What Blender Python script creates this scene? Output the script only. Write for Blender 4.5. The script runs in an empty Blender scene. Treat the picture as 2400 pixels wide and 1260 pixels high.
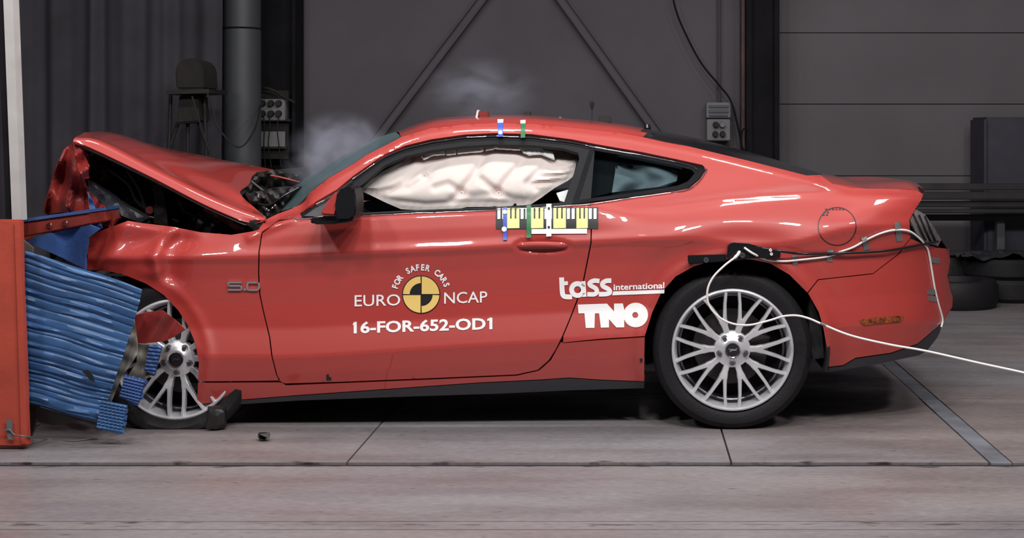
import bpy, bmesh, math, random
import numpy as np
from mathutils import Vector, Matrix
from mathutils.geometry import delaunay_2d_cdt
random.seed(7)
SC = bpy.context.scene
COL = SC.collection
PI = math.pi

# ------------------------------------------------------------------ camera
F, D, H, CX, CY = 3270.0, 6.0, 1.27, 1482.0, 316.0     # pixel focal length, distance to the car side, eye height, vanishing point
cam_d = bpy.data.cameras.new('camera'); cam = bpy.data.objects.new('camera', cam_d); COL.objects.link(cam)
cam.location = (0, -D, H); cam.rotation_euler = (PI/2, 0, 0)
cam_d.sensor_width = 36; cam_d.lens = 36*F/2400
cam_d.shift_x = (1200-CX)/2400; cam_d.shift_y = (CY-630)/2400
cam_d.clip_start = 0.05
SC.camera = cam

# ------------------------------------------------------------------ world, lights, exposure
w = bpy.data.worlds.new('hall_ambient'); SC.world = w; w.use_nodes = True
w.node_tree.nodes['Background'].inputs[0].default_value = (0.80, 0.80, 0.95, 1)
w.node_tree.nodes['Background'].inputs[1].default_value = 0.06
def area(name, loc, target, sx, sy, power, col=(1, 0.97, 0.95), spread=PI):
    l = bpy.data.lights.new(name, 'AREA'); l.shape = 'RECTANGLE'; l.size = sx; l.size_y = sy
    l.energy = power; l.color = col; l.spread = spread
    o = bpy.data.objects.new(name, l); COL.objects.link(o); o.location = loc
    d = Vector(target)-Vector(loc); o.rotation_euler = d.to_track_quat('-Z', 'Y').to_euler()
    return o
# the row of film flood lamps hung above and in front of the track
for x, y, z, p in ((-3.4, -3.3, 4.2, 52), (-1.65, -3.4, 4.3, 60), (-0.15, -3.1, 4.4, 48), (0.35, -3.7, 4.1, 42), (1.35, -3.3, 4.3, 60), (2.9, -3.3, 4.2, 62)):
    area('flood_light', (x, y, z), (x*0.8-0.2, 0.5, 0.5), 0.42, 0.34, p)
for x in (-2.6, -0.9, 0.9, 2.8):
    area('flood_light_overhead', (x, 0.3, 5.0), (x, 0.5, 0), 0.8, 0.5, 42)
SC.view_settings.view_transform = 'Standard'; SC.view_settings.look = 'None'
SC.view_settings.gamma = 1; SC.view_settings.use_curve_mapping = False
SC.view_settings.exposure = 0.14

# ------------------------------------------------------------------ materials
def srgb(r, g, b):
    f = lambda c: (c/255/12.92) if c/255 <= 0.04045 else ((c/255+0.055)/1.055)**2.4
    return (f(r), f(g), f(b), 1)
def mat(name, col, rough=0.6, metal=0.0, coat=0.0, coat_rough=0.03, var=0.0, vscale=8.0, bump=0.0, bscale=60.0, spec=0.5, emit=None):
    m = bpy.data.materials.new(name); m.use_nodes = True; nt = m.node_tree; b = nt.nodes['Principled BSDF']
    b.inputs['Base Color'].default_value = col; b.inputs['Roughness'].default_value = rough
    b.inputs['Metallic'].default_value = metal; b.inputs['Coat Weight'].default_value = coat
    b.inputs['Coat Roughness'].default_value = coat_rough; b.inputs['Specular IOR Level'].default_value = spec
    tc = nt.nodes.new('ShaderNodeTexCoord')
    if var > 0:
        n = nt.nodes.new('ShaderNodeTexNoise'); n.inputs['Scale'].default_value = vscale; n.inputs['Detail'].default_value = 6
        r = nt.nodes.new('ShaderNodeMapRange'); r.inputs[1].default_value = 0.3; r.inputs[2].default_value = 0.7
        r.inputs[3].default_value = 1-var; r.inputs[4].default_value = 1+var
        x = nt.nodes.new('ShaderNodeVectorMath'); x.operation = 'SCALE'; x.inputs[0].default_value = col[:3]
        nt.links.new(tc.outputs['Object'], n.inputs['Vector']); nt.links.new(n.outputs[0], r.inputs[0])
        nt.links.new(r.outputs[0], x.inputs['Scale']); nt.links.new(x.outputs[0], b.inputs['Base Color'])
    if bump > 0:
        n = nt.nodes.new('ShaderNodeTexNoise'); n.inputs['Scale'].default_value = bscale; n.inputs['Detail'].default_value = 4
        bp = nt.nodes.new('ShaderNodeBump'); bp.inputs['Strength'].default_value = bump; bp.inputs['Distance'].default_value = 0.01
        nt.links.new(tc.outputs['Object'], n.inputs['Vector']); nt.links.new(n.outputs[0], bp.inputs['Height'])
        nt.links.new(bp.outputs[0], b.inputs['Normal'])
    return m
def glass(name, tint, refl=0.12, rough=0.02):
    m = bpy.data.materials.new(name); m.use_nodes = True; nt = m.node_tree
    for n in list(nt.nodes): nt.nodes.remove(n)
    o = nt.nodes.new('ShaderNodeOutputMaterial'); mx = nt.nodes.new('ShaderNodeMixShader')
    t = nt.nodes.new('ShaderNodeBsdfTransparent'); g = nt.nodes.new('ShaderNodeBsdfGlossy')
    lw = nt.nodes.new('ShaderNodeLayerWeight'); lw.inputs[0].default_value = refl
    t.inputs[0].default_value = tint; g.inputs['Roughness'].default_value = rough
    nt.links.new(lw.outputs['Fresnel'], mx.inputs[0]); nt.links.new(t.outputs[0], mx.inputs[1])
    nt.links.new(g.outputs[0], mx.inputs[2]); nt.links.new(mx.outputs[0], o.inputs[0])
    return m
M = {}
M['paint'] = mat('red_car_paint', (0.43, 0.042, 0.034, 1), 0.45, 0, 1.0, 0.035, var=0.03, vscale=3)
M['paint_dust'] = mat('scuffed_red_paint', (0.24, 0.022, 0.018, 1), 0.55, 0, 0.25, 0.15, var=0.35, vscale=9, bump=0.3, bscale=14)
M['black'] = mat('black_plastic', (0.006, 0.006, 0.008, 1), 0.5, spec=0.2, bump=0.1)
M['gloss_black'] = mat('gloss_black_trim', (0.010, 0.010, 0.012, 1), 0.18, var=0.1)
M['skirt'] = mat('dark_grey_skirt', (0.030, 0.030, 0.036, 1), 0.5, bump=0.1)
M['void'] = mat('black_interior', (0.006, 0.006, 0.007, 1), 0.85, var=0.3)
M['engine'] = mat('black_engine_parts', (0.012, 0.011, 0.011, 1), 0.5, 0.2, var=0.5, vscale=12)  # near-black base with strong random tone variation
M['rubber'] = mat('tyre_rubber', (0.011, 0.010, 0.012, 1), 0.6, spec=0.3, var=0.15, bump=0.15, bscale=90)
M['alloy'] = mat('silver_alloy', (0.80, 0.80, 0.83, 1), 0.36, 0.55, 0.3, 0.1, var=0.03)
M['alloy_dark'] = mat('dark_alloy_barrel', (0.16, 0.16, 0.18, 1), 0.35, 0.8, var=0.1)
M['disc'] = mat('brake_disc_steel', (0.07, 0.065, 0.065, 1), 0.5, 0.7, var=0.3)
M['chrome'] = mat('chrome', (0.75, 0.75, 0.78, 1), 0.12, 1.0, var=0.02)
M['white'] = mat('white_vinyl', (0.93, 0.92, 0.92, 1), 0.5, var=0.02)
M['yellow'] = mat('yellow_vinyl', (0.88, 0.62, 0.18, 1), 0.5, var=0.03)
M['lemon'] = mat('pale_yellow_vinyl', (0.90, 0.84, 0.30, 1), 0.5, var=0.03)
M['ink'] = mat('black_vinyl', (0.012, 0.011, 0.012, 1), 0.5, var=0.1)
M['blue_v'] = mat('blue_vinyl', (0.04, 0.10, 0.52, 1), 0.4, var=0.05)
M['green_v'] = mat('green_vinyl', (0.02, 0.16, 0.06, 1), 0.4, var=0.05)
M['bag'] = mat('airbag_fabric', (0.96, 0.76, 0.72, 1), 0.75, var=0.02, vscale=6, bump=0.12, bscale=160)
M['bag_w'] = mat('white_airbag_tabs', (0.85, 0.80, 0.78, 1), 0.7, var=0.04, bump=0.2)
M['bag_g'] = mat('grey_airbag_fabric', (0.42, 0.45, 0.46, 1), 0.8, var=0.2, vscale=7, bump=0.4, bscale=20)
M['tape'] = mat('grey_duct_tape', (0.16, 0.16, 0.16, 1), 0.5, 0.2, var=0.15)
M['cable'] = mat('white_cable_sheath', (0.80, 0.76, 0.74, 1), 0.4, var=0.03)
M['blue'] = mat('blue_aluminium', (0.042, 0.115, 0.27, 1), 0.42, 0.1, 0.1, 0.25, var=0.25, vscale=7, bump=0.06, bscale=25)
M['blue_dark'] = mat('matt_blue_sheet', (0.035, 0.085, 0.25, 1), 0.55, 0.1, var=0.3, vscale=9, bump=0.2, bscale=30)
M['orange'] = mat('orange_red_steel', (0.44, 0.062, 0.036, 1), 0.6, 0, var=0.2, vscale=5, bump=0.1)
M['rust'] = mat('dark_red_steel', (0.22, 0.028, 0.02, 1), 0.45, 0.1, 0.3, 0.1, var=0.35, vscale=9)
M['foil'] = mat('torn_dusty_foil', (0.21, 0.19, 0.165, 1), 0.6, 0.2, var=0.3, vscale=14, bump=0.25, bscale=25)
M['sheet'] = mat('grey_plastic_sheet', (0.07, 0.065, 0.06, 1), 0.5, var=0.2)
M['pole'] = mat('pale_grey_pole', (0.50, 0.48, 0.47, 1), 0.6, var=0.1)
M['curtain'] = mat('dark_curtain', (0.044, 0.040, 0.050, 1), 0.9, var=0.25, vscale=2.2)
M['wall'] = mat('grey_wall_panel', (0.125, 0.115, 0.125, 1), 0.85, var=0.10, vscale=1.2, bump=0.05)
M['wall_m'] = mat('grey_brace_wall', (0.096, 0.088, 0.100, 1), 0.85, var=0.12, vscale=1.2, bump=0.05)
M['duct'] = mat('grey_duct', (0.062, 0.066, 0.074, 1), 0.55, 0.1, var=0.12, vscale=3)
M['steel'] = mat('dark_steel_beam', (0.009, 0.008, 0.010, 1), 0.8, spec=0.15, var=0.3, vscale=4)
M['steel_red'] = mat('rusty_red_beam_edge', (0.10, 0.055, 0.05, 1), 0.7, var=0.4, vscale=6)
M['brace'] = mat('painted_brace_steel', (0.065, 0.060, 0.067, 1), 0.7, var=0.15)
M['boxg'] = mat('pale_grey_socket_box', (0.17, 0.165, 0.17, 1), 0.6, var=0.1)
M['boxb'] = mat('blue_grey_socket_cover', (0.055, 0.06, 0.085, 1), 0.5, var=0.15)
M['paper'] = mat('white_paper', (0.20, 0.20, 0.21, 1), 0.8, var=0.1)
M['dark'] = mat('dark_equipment', (0.010, 0.009, 0.009, 1), 0.7, var=0.4)
M['brown'] = mat('brown_equipment', (0.012, 0.010, 0.008, 1), 0.8, var=0.3)
M['cab'] = mat('dark_blue_cabinet', (0.035, 0.033, 0.048, 1), 0.6, var=0.15)
M['rail'] = mat('dark_rail', (0.028, 0.026, 0.028, 1), 0.5, 0.3, var=0.2)
M['amber'] = mat('amber_lens', (0.20, 0.05, 0.015, 1), 0.2, 0, 1.0, 0.05, var=0.9, vscale=60)
M['lamp_red'] = mat('tail_lamp_lens', (0.20, 0.17, 0.17, 1), 0.25, 0.3, 1.0, 0.05, var=0.3, vscale=30)
M['film'] = mat('clear_plastic_film', (0.05, 0.05, 0.055, 1), 0.12, 0.2, var=0.2)
M['strip'] = mat('brushed_floor_strip', (0.17, 0.175, 0.20, 1), 0.45, 0.1, var=0.3, vscale=6)
M['joint'] = mat('dark_joint', (0.020, 0.013, 0.014, 1), 0.8, var=0.5, vscale=20)
M['glass'] = glass('clear_glass', (0.90, 0.93, 0.93, 1), 0.06)
M['glass_d'] = glass('tinted_glass', (0.66, 0.72, 0.74, 1), 0.12)
M['glass_s'] = glass('dusty_screen_glass', (0.30, 0.42, 0.45, 1), 0.25, 0.12)

def concrete():
    m = mat('worn_concrete', (0.2, 0.18, 0.18, 1), 0.6); nt = m.node_tree; b = nt.nodes['Principled BSDF']
    tc = nt.nodes.new('ShaderNodeNewGeometry')
    def noise(scale, det, sx, sy, seed):
        mp = nt.nodes.new('ShaderNodeMapping'); mp.inputs['Scale'].default_value = (sx, sy, 1); mp.inputs['Location'].default_value = (seed, seed*2, 0)
        n = nt.nodes.new('ShaderNodeTexNoise'); n.inputs['Scale'].default_value = scale; n.inputs['Detail'].default_value = det
        nt.links.new(tc.outputs['Position'], mp.inputs[0]); nt.links.new(mp.outputs[0], n.inputs['Vector']); return n
    def ramp(n, p0, p1, c0, c1):
        r = nt.nodes.new('ShaderNodeValToRGB'); e = r.color_ramp.elements
        e[0].position = p0; e[1].position = p1; e[0].color = c0; e[1].color = c1
        nt.links.new(n.outputs[0], r.inputs[0]); return r
    def mix(a, c, mode='MULTIPLY', fac=1.0):
        x = nt.nodes.new('ShaderNodeMixRGB'); x.blend_type = mode; x.inputs[0].default_value = fac
        nt.links.new(a.outputs[0], x.inputs[1]); nt.links.new(c.outputs[0], x.inputs[2]); return x
    base = ramp(noise(0.55, 4, 1, 1.6, 3), 0.35, 0.65, (0.215, 0.182, 0.178, 1), (0.212, 0.204, 0.220, 1))
    st = ramp(noise(2.2, 8, 0.5, 2.5, 11), 0.36, 0.56, (0.80, 0.77, 0.77, 1), (1, 1, 1, 1))
    fine = ramp(noise(30, 8, 0.8, 2.0, 5), 0.3, 0.7, (0.84, 0.84, 0.84, 1), (1.10, 1.10, 1.10, 1))
    spots = ramp(noise(15, 3, 0.8, 3, 21), 0.26, 0.31, (0.35, 0.33, 0.34, 1), (1, 1, 1, 1))
    f = mix(mix(mix(base, st), fine), spots)
    # scuffed dirt along the two long joints
    sep = nt.nodes.new('ShaderNodeSeparateXYZ'); nt.links.new(tc.outputs['Position'], sep.inputs[0])
    for y0, wd, lo, hi in ((H*F/(1088-CY)-D, 0.075, 0.47, 0.56), (H*F/(1228-CY)-D, 0.09, 0.60, 0.72)):
        sb_ = nt.nodes.new('ShaderNodeMath'); sb_.operation = 'SUBTRACT'; sb_.inputs[1].default_value = y0; nt.links.new(sep.outputs[1], sb_.inputs[0])
        ab = nt.nodes.new('ShaderNodeMath'); ab.operation = 'ABSOLUTE'; nt.links.new(sb_.outputs[0], ab.inputs[0])
        ds = nt.nodes.new('ShaderNodeMapRange'); ds.inputs[1].default_value = 0; ds.inputs[2].default_value = wd; ds.inputs[3].default_value = 0.16; ds.inputs[4].default_value = -0.16
        nt.links.new(ab.outputs[0], ds.inputs[0]); nz = noise(9, 6, 0.7, 3, y0); ad = nt.nodes.new('ShaderNodeMath'); ad.operation = 'ADD'
        nt.links.new(ds.outputs[0], ad.inputs[0]); nt.links.new(nz.outputs[0], ad.inputs[1])
        f = mix(f, ramp(ad, lo+0.08, hi+0.08, (1, 1, 1, 1), (0.22, 0.19, 0.21, 1)))
    nt.links.new(f.outputs[0], b.inputs['Base Color'])
    r = ramp(noise(1.3, 6, 1, 2, 31), 0.4, 0.7, (0.35, 0.35, 0.35, 1), (0.7, 0.7, 0.7, 1)); nt.links.new(r.outputs[0], b.inputs['Roughness'])
    bp = nt.nodes.new('ShaderNodeBump'); bp.inputs['Strength'].default_value = 0.25; bp.inputs['Distance'].default_value = 0.004
    nt.links.new(noise(60, 5, 1, 1, 2).outputs[0], bp.inputs['Height']); nt.links.new(bp.outputs[0], b.inputs['Normal'])
    return m
M['concrete'] = concrete()
def dusty(m, col, k):
    nt = m.node_tree; o = [n for n in nt.nodes if n.type == 'OUTPUT_MATERIAL'][0]; src = o.inputs[0].links[0].from_socket
    d = nt.nodes.new('ShaderNodeBsdfDiffuse'); d.inputs[0].default_value = col; x = nt.nodes.new('ShaderNodeMixShader'); x.inputs[0].default_value = k
    nt.links.new(src, x.inputs[1]); nt.links.new(d.outputs[0], x.inputs[2]); nt.links.new(x.outputs[0], o.inputs[0])
dusty(M['glass_s'], (0.10, 0.16, 0.17, 1), 0.45)

# ------------------------------------------------------------------ helpers
def P(px, py, Y=0.0):                                   # point at depth Y behind the car-side plane
    s = (D+Y)/F
    return Vector(((px-CX)*s, Y, H-(py-CY)*s))
def G(px, py, z=0.0):                                   # point on the floor
    d = (H-z)*F/(py-CY)
    return Vector(((px-CX)/F*d, d-D, z))
WLOC = {}
def empty(name, loc, label=None, cat=None, group=None, parent=None, kind=None):
    o = bpy.data.objects.new(name, None); COL.objects.link(o); o.empty_display_size = 0.1
    loc = Vector(loc); WLOC[o.name] = loc
    if parent: o.parent = parent; o.location = loc-WLOC[parent.name]
    else: o.location = loc
    tag(o, label, cat, group, kind); return o
def tag(o, label=None, cat=None, group=None, kind=None):
    if label: o['label'] = label
    if cat: o['category'] = cat
    if group: o['group'] = group
    if kind: o['kind'] = kind
    return o
def mesh_obj(name, verts, faces, m, parent=None, smooth=True, sharp=None, origin=None):
    verts = [Vector(v) for v in verts]
    if origin is None:
        if parent is not None: origin = WLOC[parent.name]
        else:
            lo = [min(v[i] for v in verts) for i in range(3)]; hi = [max(v[i] for v in verts) for i in range(3)]
            origin = Vector(((lo[0]+hi[0])/2, (lo[1]+hi[1])/2, lo[2]))
    me = bpy.data.meshes.new(name); me.from_pydata([tuple(v-origin) for v in verts], [], faces); me.update()
    bm = bmesh.new(); bm.from_mesh(me); bmesh.ops.remove_doubles(bm, verts=bm.verts, dist=1e-6)
    bmesh.ops.recalc_face_normals(bm, faces=bm.faces)
    a = math.radians(sharp if sharp is not None else 35)
    for f in bm.faces: f.smooth = smooth
    for e in bm.edges:
        if len(e.link_faces) == 2 and e.calc_face_angle(0) > a: e.smooth = False
    bm.to_mesh(me); bm.free()
    me.materials.append(m); o = bpy.data.objects.new(name, me); COL.objects.link(o)
    WLOC[o.name] = Vector(origin)
    if parent is not None: o.parent = parent; o.location = Vector(origin)-WLOC[parent.name]
    else: o.location = origin
    return o
def pip(x, y, poly):
    c = False; n = len(poly); j = n-1
    for i in range(n):
        xi, yi = poly[i]; xj, yj = poly[j]
        if (yi > y) != (yj > y) and x < (xj-xi)*(y-yi)/(yj-yi)+xi: c = not c
        j = i
    return c
def dens(poly, step, closed=True):
    out = []; n = len(poly)
    for i in range(n if closed else n-1):
        a = poly[i]; b = poly[(i+1) % n]; L = math.hypot(b[0]-a[0], b[1]-a[1]); k = max(1, int(L/step))
        for t in range(k): out.append((a[0]+(b[0]-a[0])*t/k, a[1]+(b[1]-a[1])*t/k))
    if not closed: out.append(tuple(poly[-1]))
    return out
def smoothpoly(pts, n=4, closed=False):                 # Catmull-Rom through points (any dimension)
    pts = [np.array(p, float) for p in pts]; N = len(pts); out = []
    rng = range(N if closed else N-1)
    for i in rng:
        p0 = pts[(i-1) % N] if (closed or i > 0) else 2*pts[0]-pts[1]; p1 = pts[i]; p2 = pts[(i+1) % N]
        p3 = pts[(i+2) % N] if (closed or i+2 < N) else 2*pts[-1]-pts[-2]
        for k in range(n):
            t = k/n; out.append(tuple(0.5*((2*p1)+(-p0+p2)*t+(2*p0-5*p1+4*p2-p3)*t*t+(-p0+3*p1-3*p2+p3)*t**3)))
    if not closed: out.append(tuple(pts[-1]))
    return out
def tri2d(outline, step, holes=()):
    """triangulate a pixel outline with inner grid points"""
    ob = dens(outline, step); hb = [dens(h, step) for h in holes]
    pts = list(ob); edges = [(i, (i+1) % len(ob)) for i in range(len(ob))]
    for h in hb:
        s = len(pts); pts += h; edges += [(s+i, s+(i+1) % len(h)) for i in range(len(h))]
    bnd = np.array(pts)
    xs = [p[0] for p in ob]; ys = [p[1] for p in ob]
    y = min(ys); row = 0
    while y < max(ys):
        x = min(xs)+(step/2 if row % 2 else 0)
        while x < max(xs):
            if pip(x, y, ob) and not any(pip(x, y, h) for h in hb):
                if np.min((bnd[:, 0]-x)**2+(bnd[:, 1]-y)**2) > (0.55*step)**2: pts.append((x, y))
            x += step
        y += step*0.866; row += 1
    r = delaunay_2d_cdt([Vector(p) for p in pts], edges, [], 0, 1e-4)
    V = [(v.x, v.y) for v in r[0]]; T = []
    for f in r[2]:
        cx = sum(V[i][0] for i in f)/3; cy = sum(V[i][1] for i in f)/3
        if pip(cx, cy, ob) and not any(pip(cx, cy, h) for h in hb): T.append(tuple(f))
    return V, T
def thick_mesh(V3, T, th):
    """shell: offset copy inwards (+Y mostly) and rim"""
    n = len(V3); V3 = [Vector(v) for v in V3]
    N = [Vector((0, 0, 0)) for _ in V3]
    for f in T:
        a, b, c = (V3[i] for i in f); nn = (b-a).cross(c-a)
        if nn.y > 0: nn = -nn
        for i in f: N[i] += nn
    back = []
    for v, nn in zip(V3, N):
        if nn.length < 1e-12: nn = Vector((0, -1, 0))
        back.append(v-nn.normalized()*th)
    cnt = {}
    for f in T:
        for i in range(len(f)):
            a, b = f[i], f[(i+1) % len(f)]; k = (min(a, b), max(a, b)); cnt.setdefault(k, []).append((a, b))
    faces = list(T)+[tuple(i+n for i in reversed(f)) for f in T]
    for k, l in cnt.items():
        if len(l) == 1: a, b = l[0]; faces.append((b, a, a+n, b+n))
    return V3+back, faces
def panel(name, outline, depth, m, parent, th=0.012, step=9, holes=(), mirror=False, sharp=50, flipname=None):
    V, T = tri2d(outline, step, holes)
    V3 = [P(x, y, depth(x, y)) for x, y in V]
    A, Fs = thick_mesh(V3, T, th)
    o = mesh_obj(name, A, Fs, m, parent, sharp=sharp)
    if mirror:
        B = [Vector((v.x, 2*CAR_C-v.y, v.z)) for v in A]
        mesh_obj(flipname or name, B, Fs, m, parent, sharp=sharp)
    return o
def loft_grid(rows, nu=40, nv=4):
    """rows: lists of 3D points; resample each to nu, smooth across rows"""
    R = []
    for r in rows:
        r = [np.array(p, float) for p in smoothpoly([tuple(p) for p in r], 6)]
        L = [0.0]
        for i in range(1, len(r)): L.append(L[-1]+np.linalg.norm(r[i]-r[i-1]))
        A = np.array(r); t = np.linspace(0, L[-1], nu)
        R.append(np.stack([np.interp(t, L, A[:, k]) for k in range(3)], 1))
    cols = [smoothpoly([tuple(R[j][i]) for j in range(len(R))], nv) for i in range(nu)]
    V = []; nr = len(cols[0])
    for j in range(nr):
        for i in range(nu): V.append(Vector(cols[i][j]))
    Fq = [(j*nu+i, j*nu+i+1, (j+1)*nu+i+1, (j+1)*nu+i) for j in range(nr-1) for i in range(nu-1)]
    return V, Fq
def loft(name, rows, m, parent, th=0.01, nu=40, nv=4, sharp=50, down=False):
    V, T = loft_grid(rows, nu, nv)
    n = len(V); N = [Vector() for _ in V]
    for f in T:
        a, b, c, d = (V[i] for i in f); nn = (c-a).cross(d-b)
        if nn.z < 0: nn = -nn
        for i in f: N[i] += nn
    back = [v-(nn.normalized() if nn.length > 1e-12 else Vector((0, 0, 1)))*th for v, nn in zip(V, N)]
    cnt = {}
    for f in T:
        for i in range(4):
            a, b = f[i], f[(i+1) % 4]; cnt.setdefault((min(a, b), max(a, b)), []).append((a, b))
    faces = list(T)+[tuple(i+n for i in reversed(f)) for f in T]
    for l in cnt.values():
        if len(l) == 1: a, b = l[0]; faces.append((b, a, a+n, b+n))
    return mesh_obj(name, V+back, faces, m, parent, sharp=sharp)
def prism_vf(pts_a, pts_b):
    n = len(pts_a); V = list(pts_a)+list(pts_b)
    Fs = [tuple(range(n)), tuple(range(2*n-1, n-1, -1))]+[(i, (i+1) % n, (i+1) % n+n, i+n) for i in range(n)]
    return V, Fs
def prism(name, poly, Y0, Y1, m, parent=None, smooth=False, same=False, bevel=0):
    """pixel polygon extruded in depth. same=True keeps world X/Z of front"""
    a = [P(x, y, Y0) for x, y in poly]
    b = [Vector((v.x, Y1, v.z)) for v in a]
    V, Fs = prism_vf(a, b)
    if bevel:
        bm = bmesh.new(); vs = [bm.verts.new(v) for v in V]
        for f in Fs: bm.faces.new([vs[i] for i in f])
        bmesh.ops.bevel(bm, geom=bm.edges[:], offset=bevel, segments=2, affect='EDGES', clamp_overlap=True)
        bm.verts.index_update(); V = [v.co.copy() for v in bm.verts]; Fs = [tuple(v.index for v in f.verts) for f in bm.faces]; bm.free()
    return mesh_obj(name, V, Fs, m, parent, smooth=smooth or bool(bevel), sharp=30)
def boxvf(c, s, rz=0.0, rx=0.0, ry=0.0):
    R = Matrix.Rotation(rz, 3, 'Z') @ Matrix.Rotation(ry, 3, 'Y') @ Matrix.Rotation(rx, 3, 'X'); c = Vector(c)
    V = [c+R @ Vector((x*s[0]/2, y*s[1]/2, z*s[2]/2)) for x in (-1, 1) for y in (-1, 1) for z in (-1, 1)]
    Fs = [(0, 1, 3, 2), (4, 6, 7, 5), (0, 4, 5, 1), (2, 3, 7, 6), (0, 2, 6, 4), (1, 5, 7, 3)]
    return V, Fs
def box(name, c, s, m, parent=None, rz=0.0, rx=0.0, ry=0.0, bevel=0.0):
    V, Fs = boxvf(c, s, rz, rx, ry)
    if bevel:
        bm = bmesh.new(); vs = [bm.verts.new(v) for v in V]
        for f in Fs: bm.faces.new([vs[i] for i in f])
        bmesh.ops.bevel(bm, geom=bm.edges[:], offset=bevel, segments=2, affect='EDGES', clamp_overlap=True)
        bm.verts.index_update(); V = [v.co.copy() for v in bm.verts]; Fs = [tuple(v.index for v in f.verts) for f in bm.faces]; bm.free()
    return mesh_obj(name, V, Fs, m, parent, smooth=bool(bevel), sharp=30)
def join_vf(parts):
    V = []; Fs = []
    for v, f in parts:
        n = len(V); V += list(v); Fs += [tuple(i+n for i in q) for q in f]
    return V, Fs
def tube_vf(pts, r, seg=8, closed=False):
    pts = [Vector(p) for p in pts]; n = len(pts); V = []; Fs = []
    rr = r if isinstance(r, (list, tuple)) else [r]*n
    up = Vector((0, 1, 0.01)).normalized()
    for i, p in enumerate(pts):
        t = (pts[min(i+1, n-1)]-pts[max(i-1, 0)]).normalized()
        a = up-t*up.dot(t)
        if a.length < 1e-3: a = Vector((1, 0, 0))-t*t.x
        a.normalize(); b = t.cross(a); up = a
        for k in range(seg):
            q = 2*PI*k/seg; V.append(p+(a*math.cos(q)+b*math.sin(q))*rr[i])
    for i in range(n-1):
        for k in range(seg):
            Fs.append((i*seg+k, i*seg+(k+1) % seg, (i+1)*seg+(k+1) % seg, (i+1)*seg+k))
    Fs.append(tuple(range(seg))[::-1]); Fs.append(tuple((n-1)*seg+k for k in range(seg)))
    return V, Fs
def tube(name, pts, r, m, parent=None, seg=8, sm=5):
    p = smoothpoly([tuple(q) for q in pts], sm) if sm and len(pts) > 2 else pts
    V, Fs = tube_vf(p, r, seg); return mesh_obj(name, V, Fs, m, parent, sharp=60)
def lathe_vf(prof, seg=48, axis='Y', c=(0, 0, 0), closed=False):
    """prof: list of (r, a) along axis"""
    c = Vector(c); V = []; Fs = []; n = len(prof)
    for k in range(seg):
        q = 2*PI*k/seg
        for r, a in prof:
            if axis == 'Y': V.append(c+Vector((r*math.cos(q), a, r*math.sin(q))))
            elif axis == 'Z': V.append(c+Vector((r*math.cos(q), r*math.sin(q), a)))
            else: V.append(c+Vector((a, r*math.cos(q), r*math.sin(q))))
    for k in range(seg):
        k2 = (k+1) % seg
        for i in range(n-1 if not closed else n):
            j = (i+1) % n; Fs.append((k*n+i, k*n+j, k2*n+j, k2*n+i))
    return V, Fs
def lathe(name, prof, m, parent=None, seg=48, axis='Y', c=(0, 0, 0), closed=False, sharp=35):
    V, Fs = lathe_vf(prof, seg, axis, c, closed); return mesh_obj(name, V, Fs, m, parent, sharp=sharp)
def C1d(pts):                                            # smooth 1-D curve through (x, y) points
    s = smoothpoly(pts, 8); xs = np.array([p[0] for p in s]); ys = np.array([p[1] for p in s])
    return lambda x: float(np.interp(x, xs, ys))
def segd(x, y, pl):
    best = 1e9
    for (ax, ay), (bx, by) in zip(pl[:-1], pl[1:]):
        dx, dy = bx-ax, by-ay; L = dx*dx+dy*dy; t = max(0, min(1, ((x-ax)*dx+(y-ay)*dy)/L)) if L else 0
        best = min(best, math.hypot(x-ax-t*dx, y-ay-t*dy))
    return best
def gauss(d, w): return math.exp(-(d/w)**2)
def sstep(a, b, x):
    t = max(0, min(1, (x-a)/(b-a))); return t*t*(3-2*t)

# ------------------------------------------------------------------ the setting
WY = 6.0                                                # back wall distance
fl_v, fl_f = boxvf((0, 1, -0.06), (26, 16, 0.08))
floor = mesh_obj('floor', fl_v, fl_f, M['joint'], None, smooth=False, origin=Vector((0, 0, 0))); tag(floor, kind='structure')
def slab(x0, x1, y0, y1, m=None, z0=-0.02, z=0.0):
    V, Fs = boxvf(((x0+x1)/2, (y0+y1)/2, (z0+z)/2), (x1-x0, y1-y0, z-z0))
    return mesh_obj('floor_slab' if m is None else 'metal_strip', V, Fs, m or M['concrete'], floor, smooth=False)
def gy(py): return (H*F/(py-CY))-D
ya, yb, yc, yd = gy(1240), gy(1087), gy(934), gy(785)
g = 0.006
ye = gy(1221)
slab(-12, 12, -6.9, ya-0.004); slab(-12, 12, ya+0.002, ye-0.004)
slab(-12, 12, ye+0.002, yb-0.034)
xs = [-12, -4.1, -2.6, -1.107, 0.384, 1.385]
for a, b in zip(xs[:-1], xs[1:]): slab(a+0.004, b-0.004, yb+0.028, yc-g)
slab(1.391, 1.470, yb+0.018, yc-g, M['strip'], z=-0.001)
for a, b in ((1.476, 2.9), (2.91, 4.4), (4.41, 12)): slab(a, b, yb+0.018, yc-g)
slab(-12, 1.385, yc+g, yd-0.004); slab(1.391, 1.470, yc+g, yd-0.004, M['strip'], z=-0.001); slab(1.476, 12, yc+g, yd-0.004)
slab(-12, 12, yd+0.004, 8.9)
# rust-coloured rail lying in the front joint
V, Fs = boxvf((0, yb+0.014, -0.014), (24, 0.012, 0.012)); mesh_obj('joint_rail', V, Fs, M['joint'], floor, smooth=False)

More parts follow.
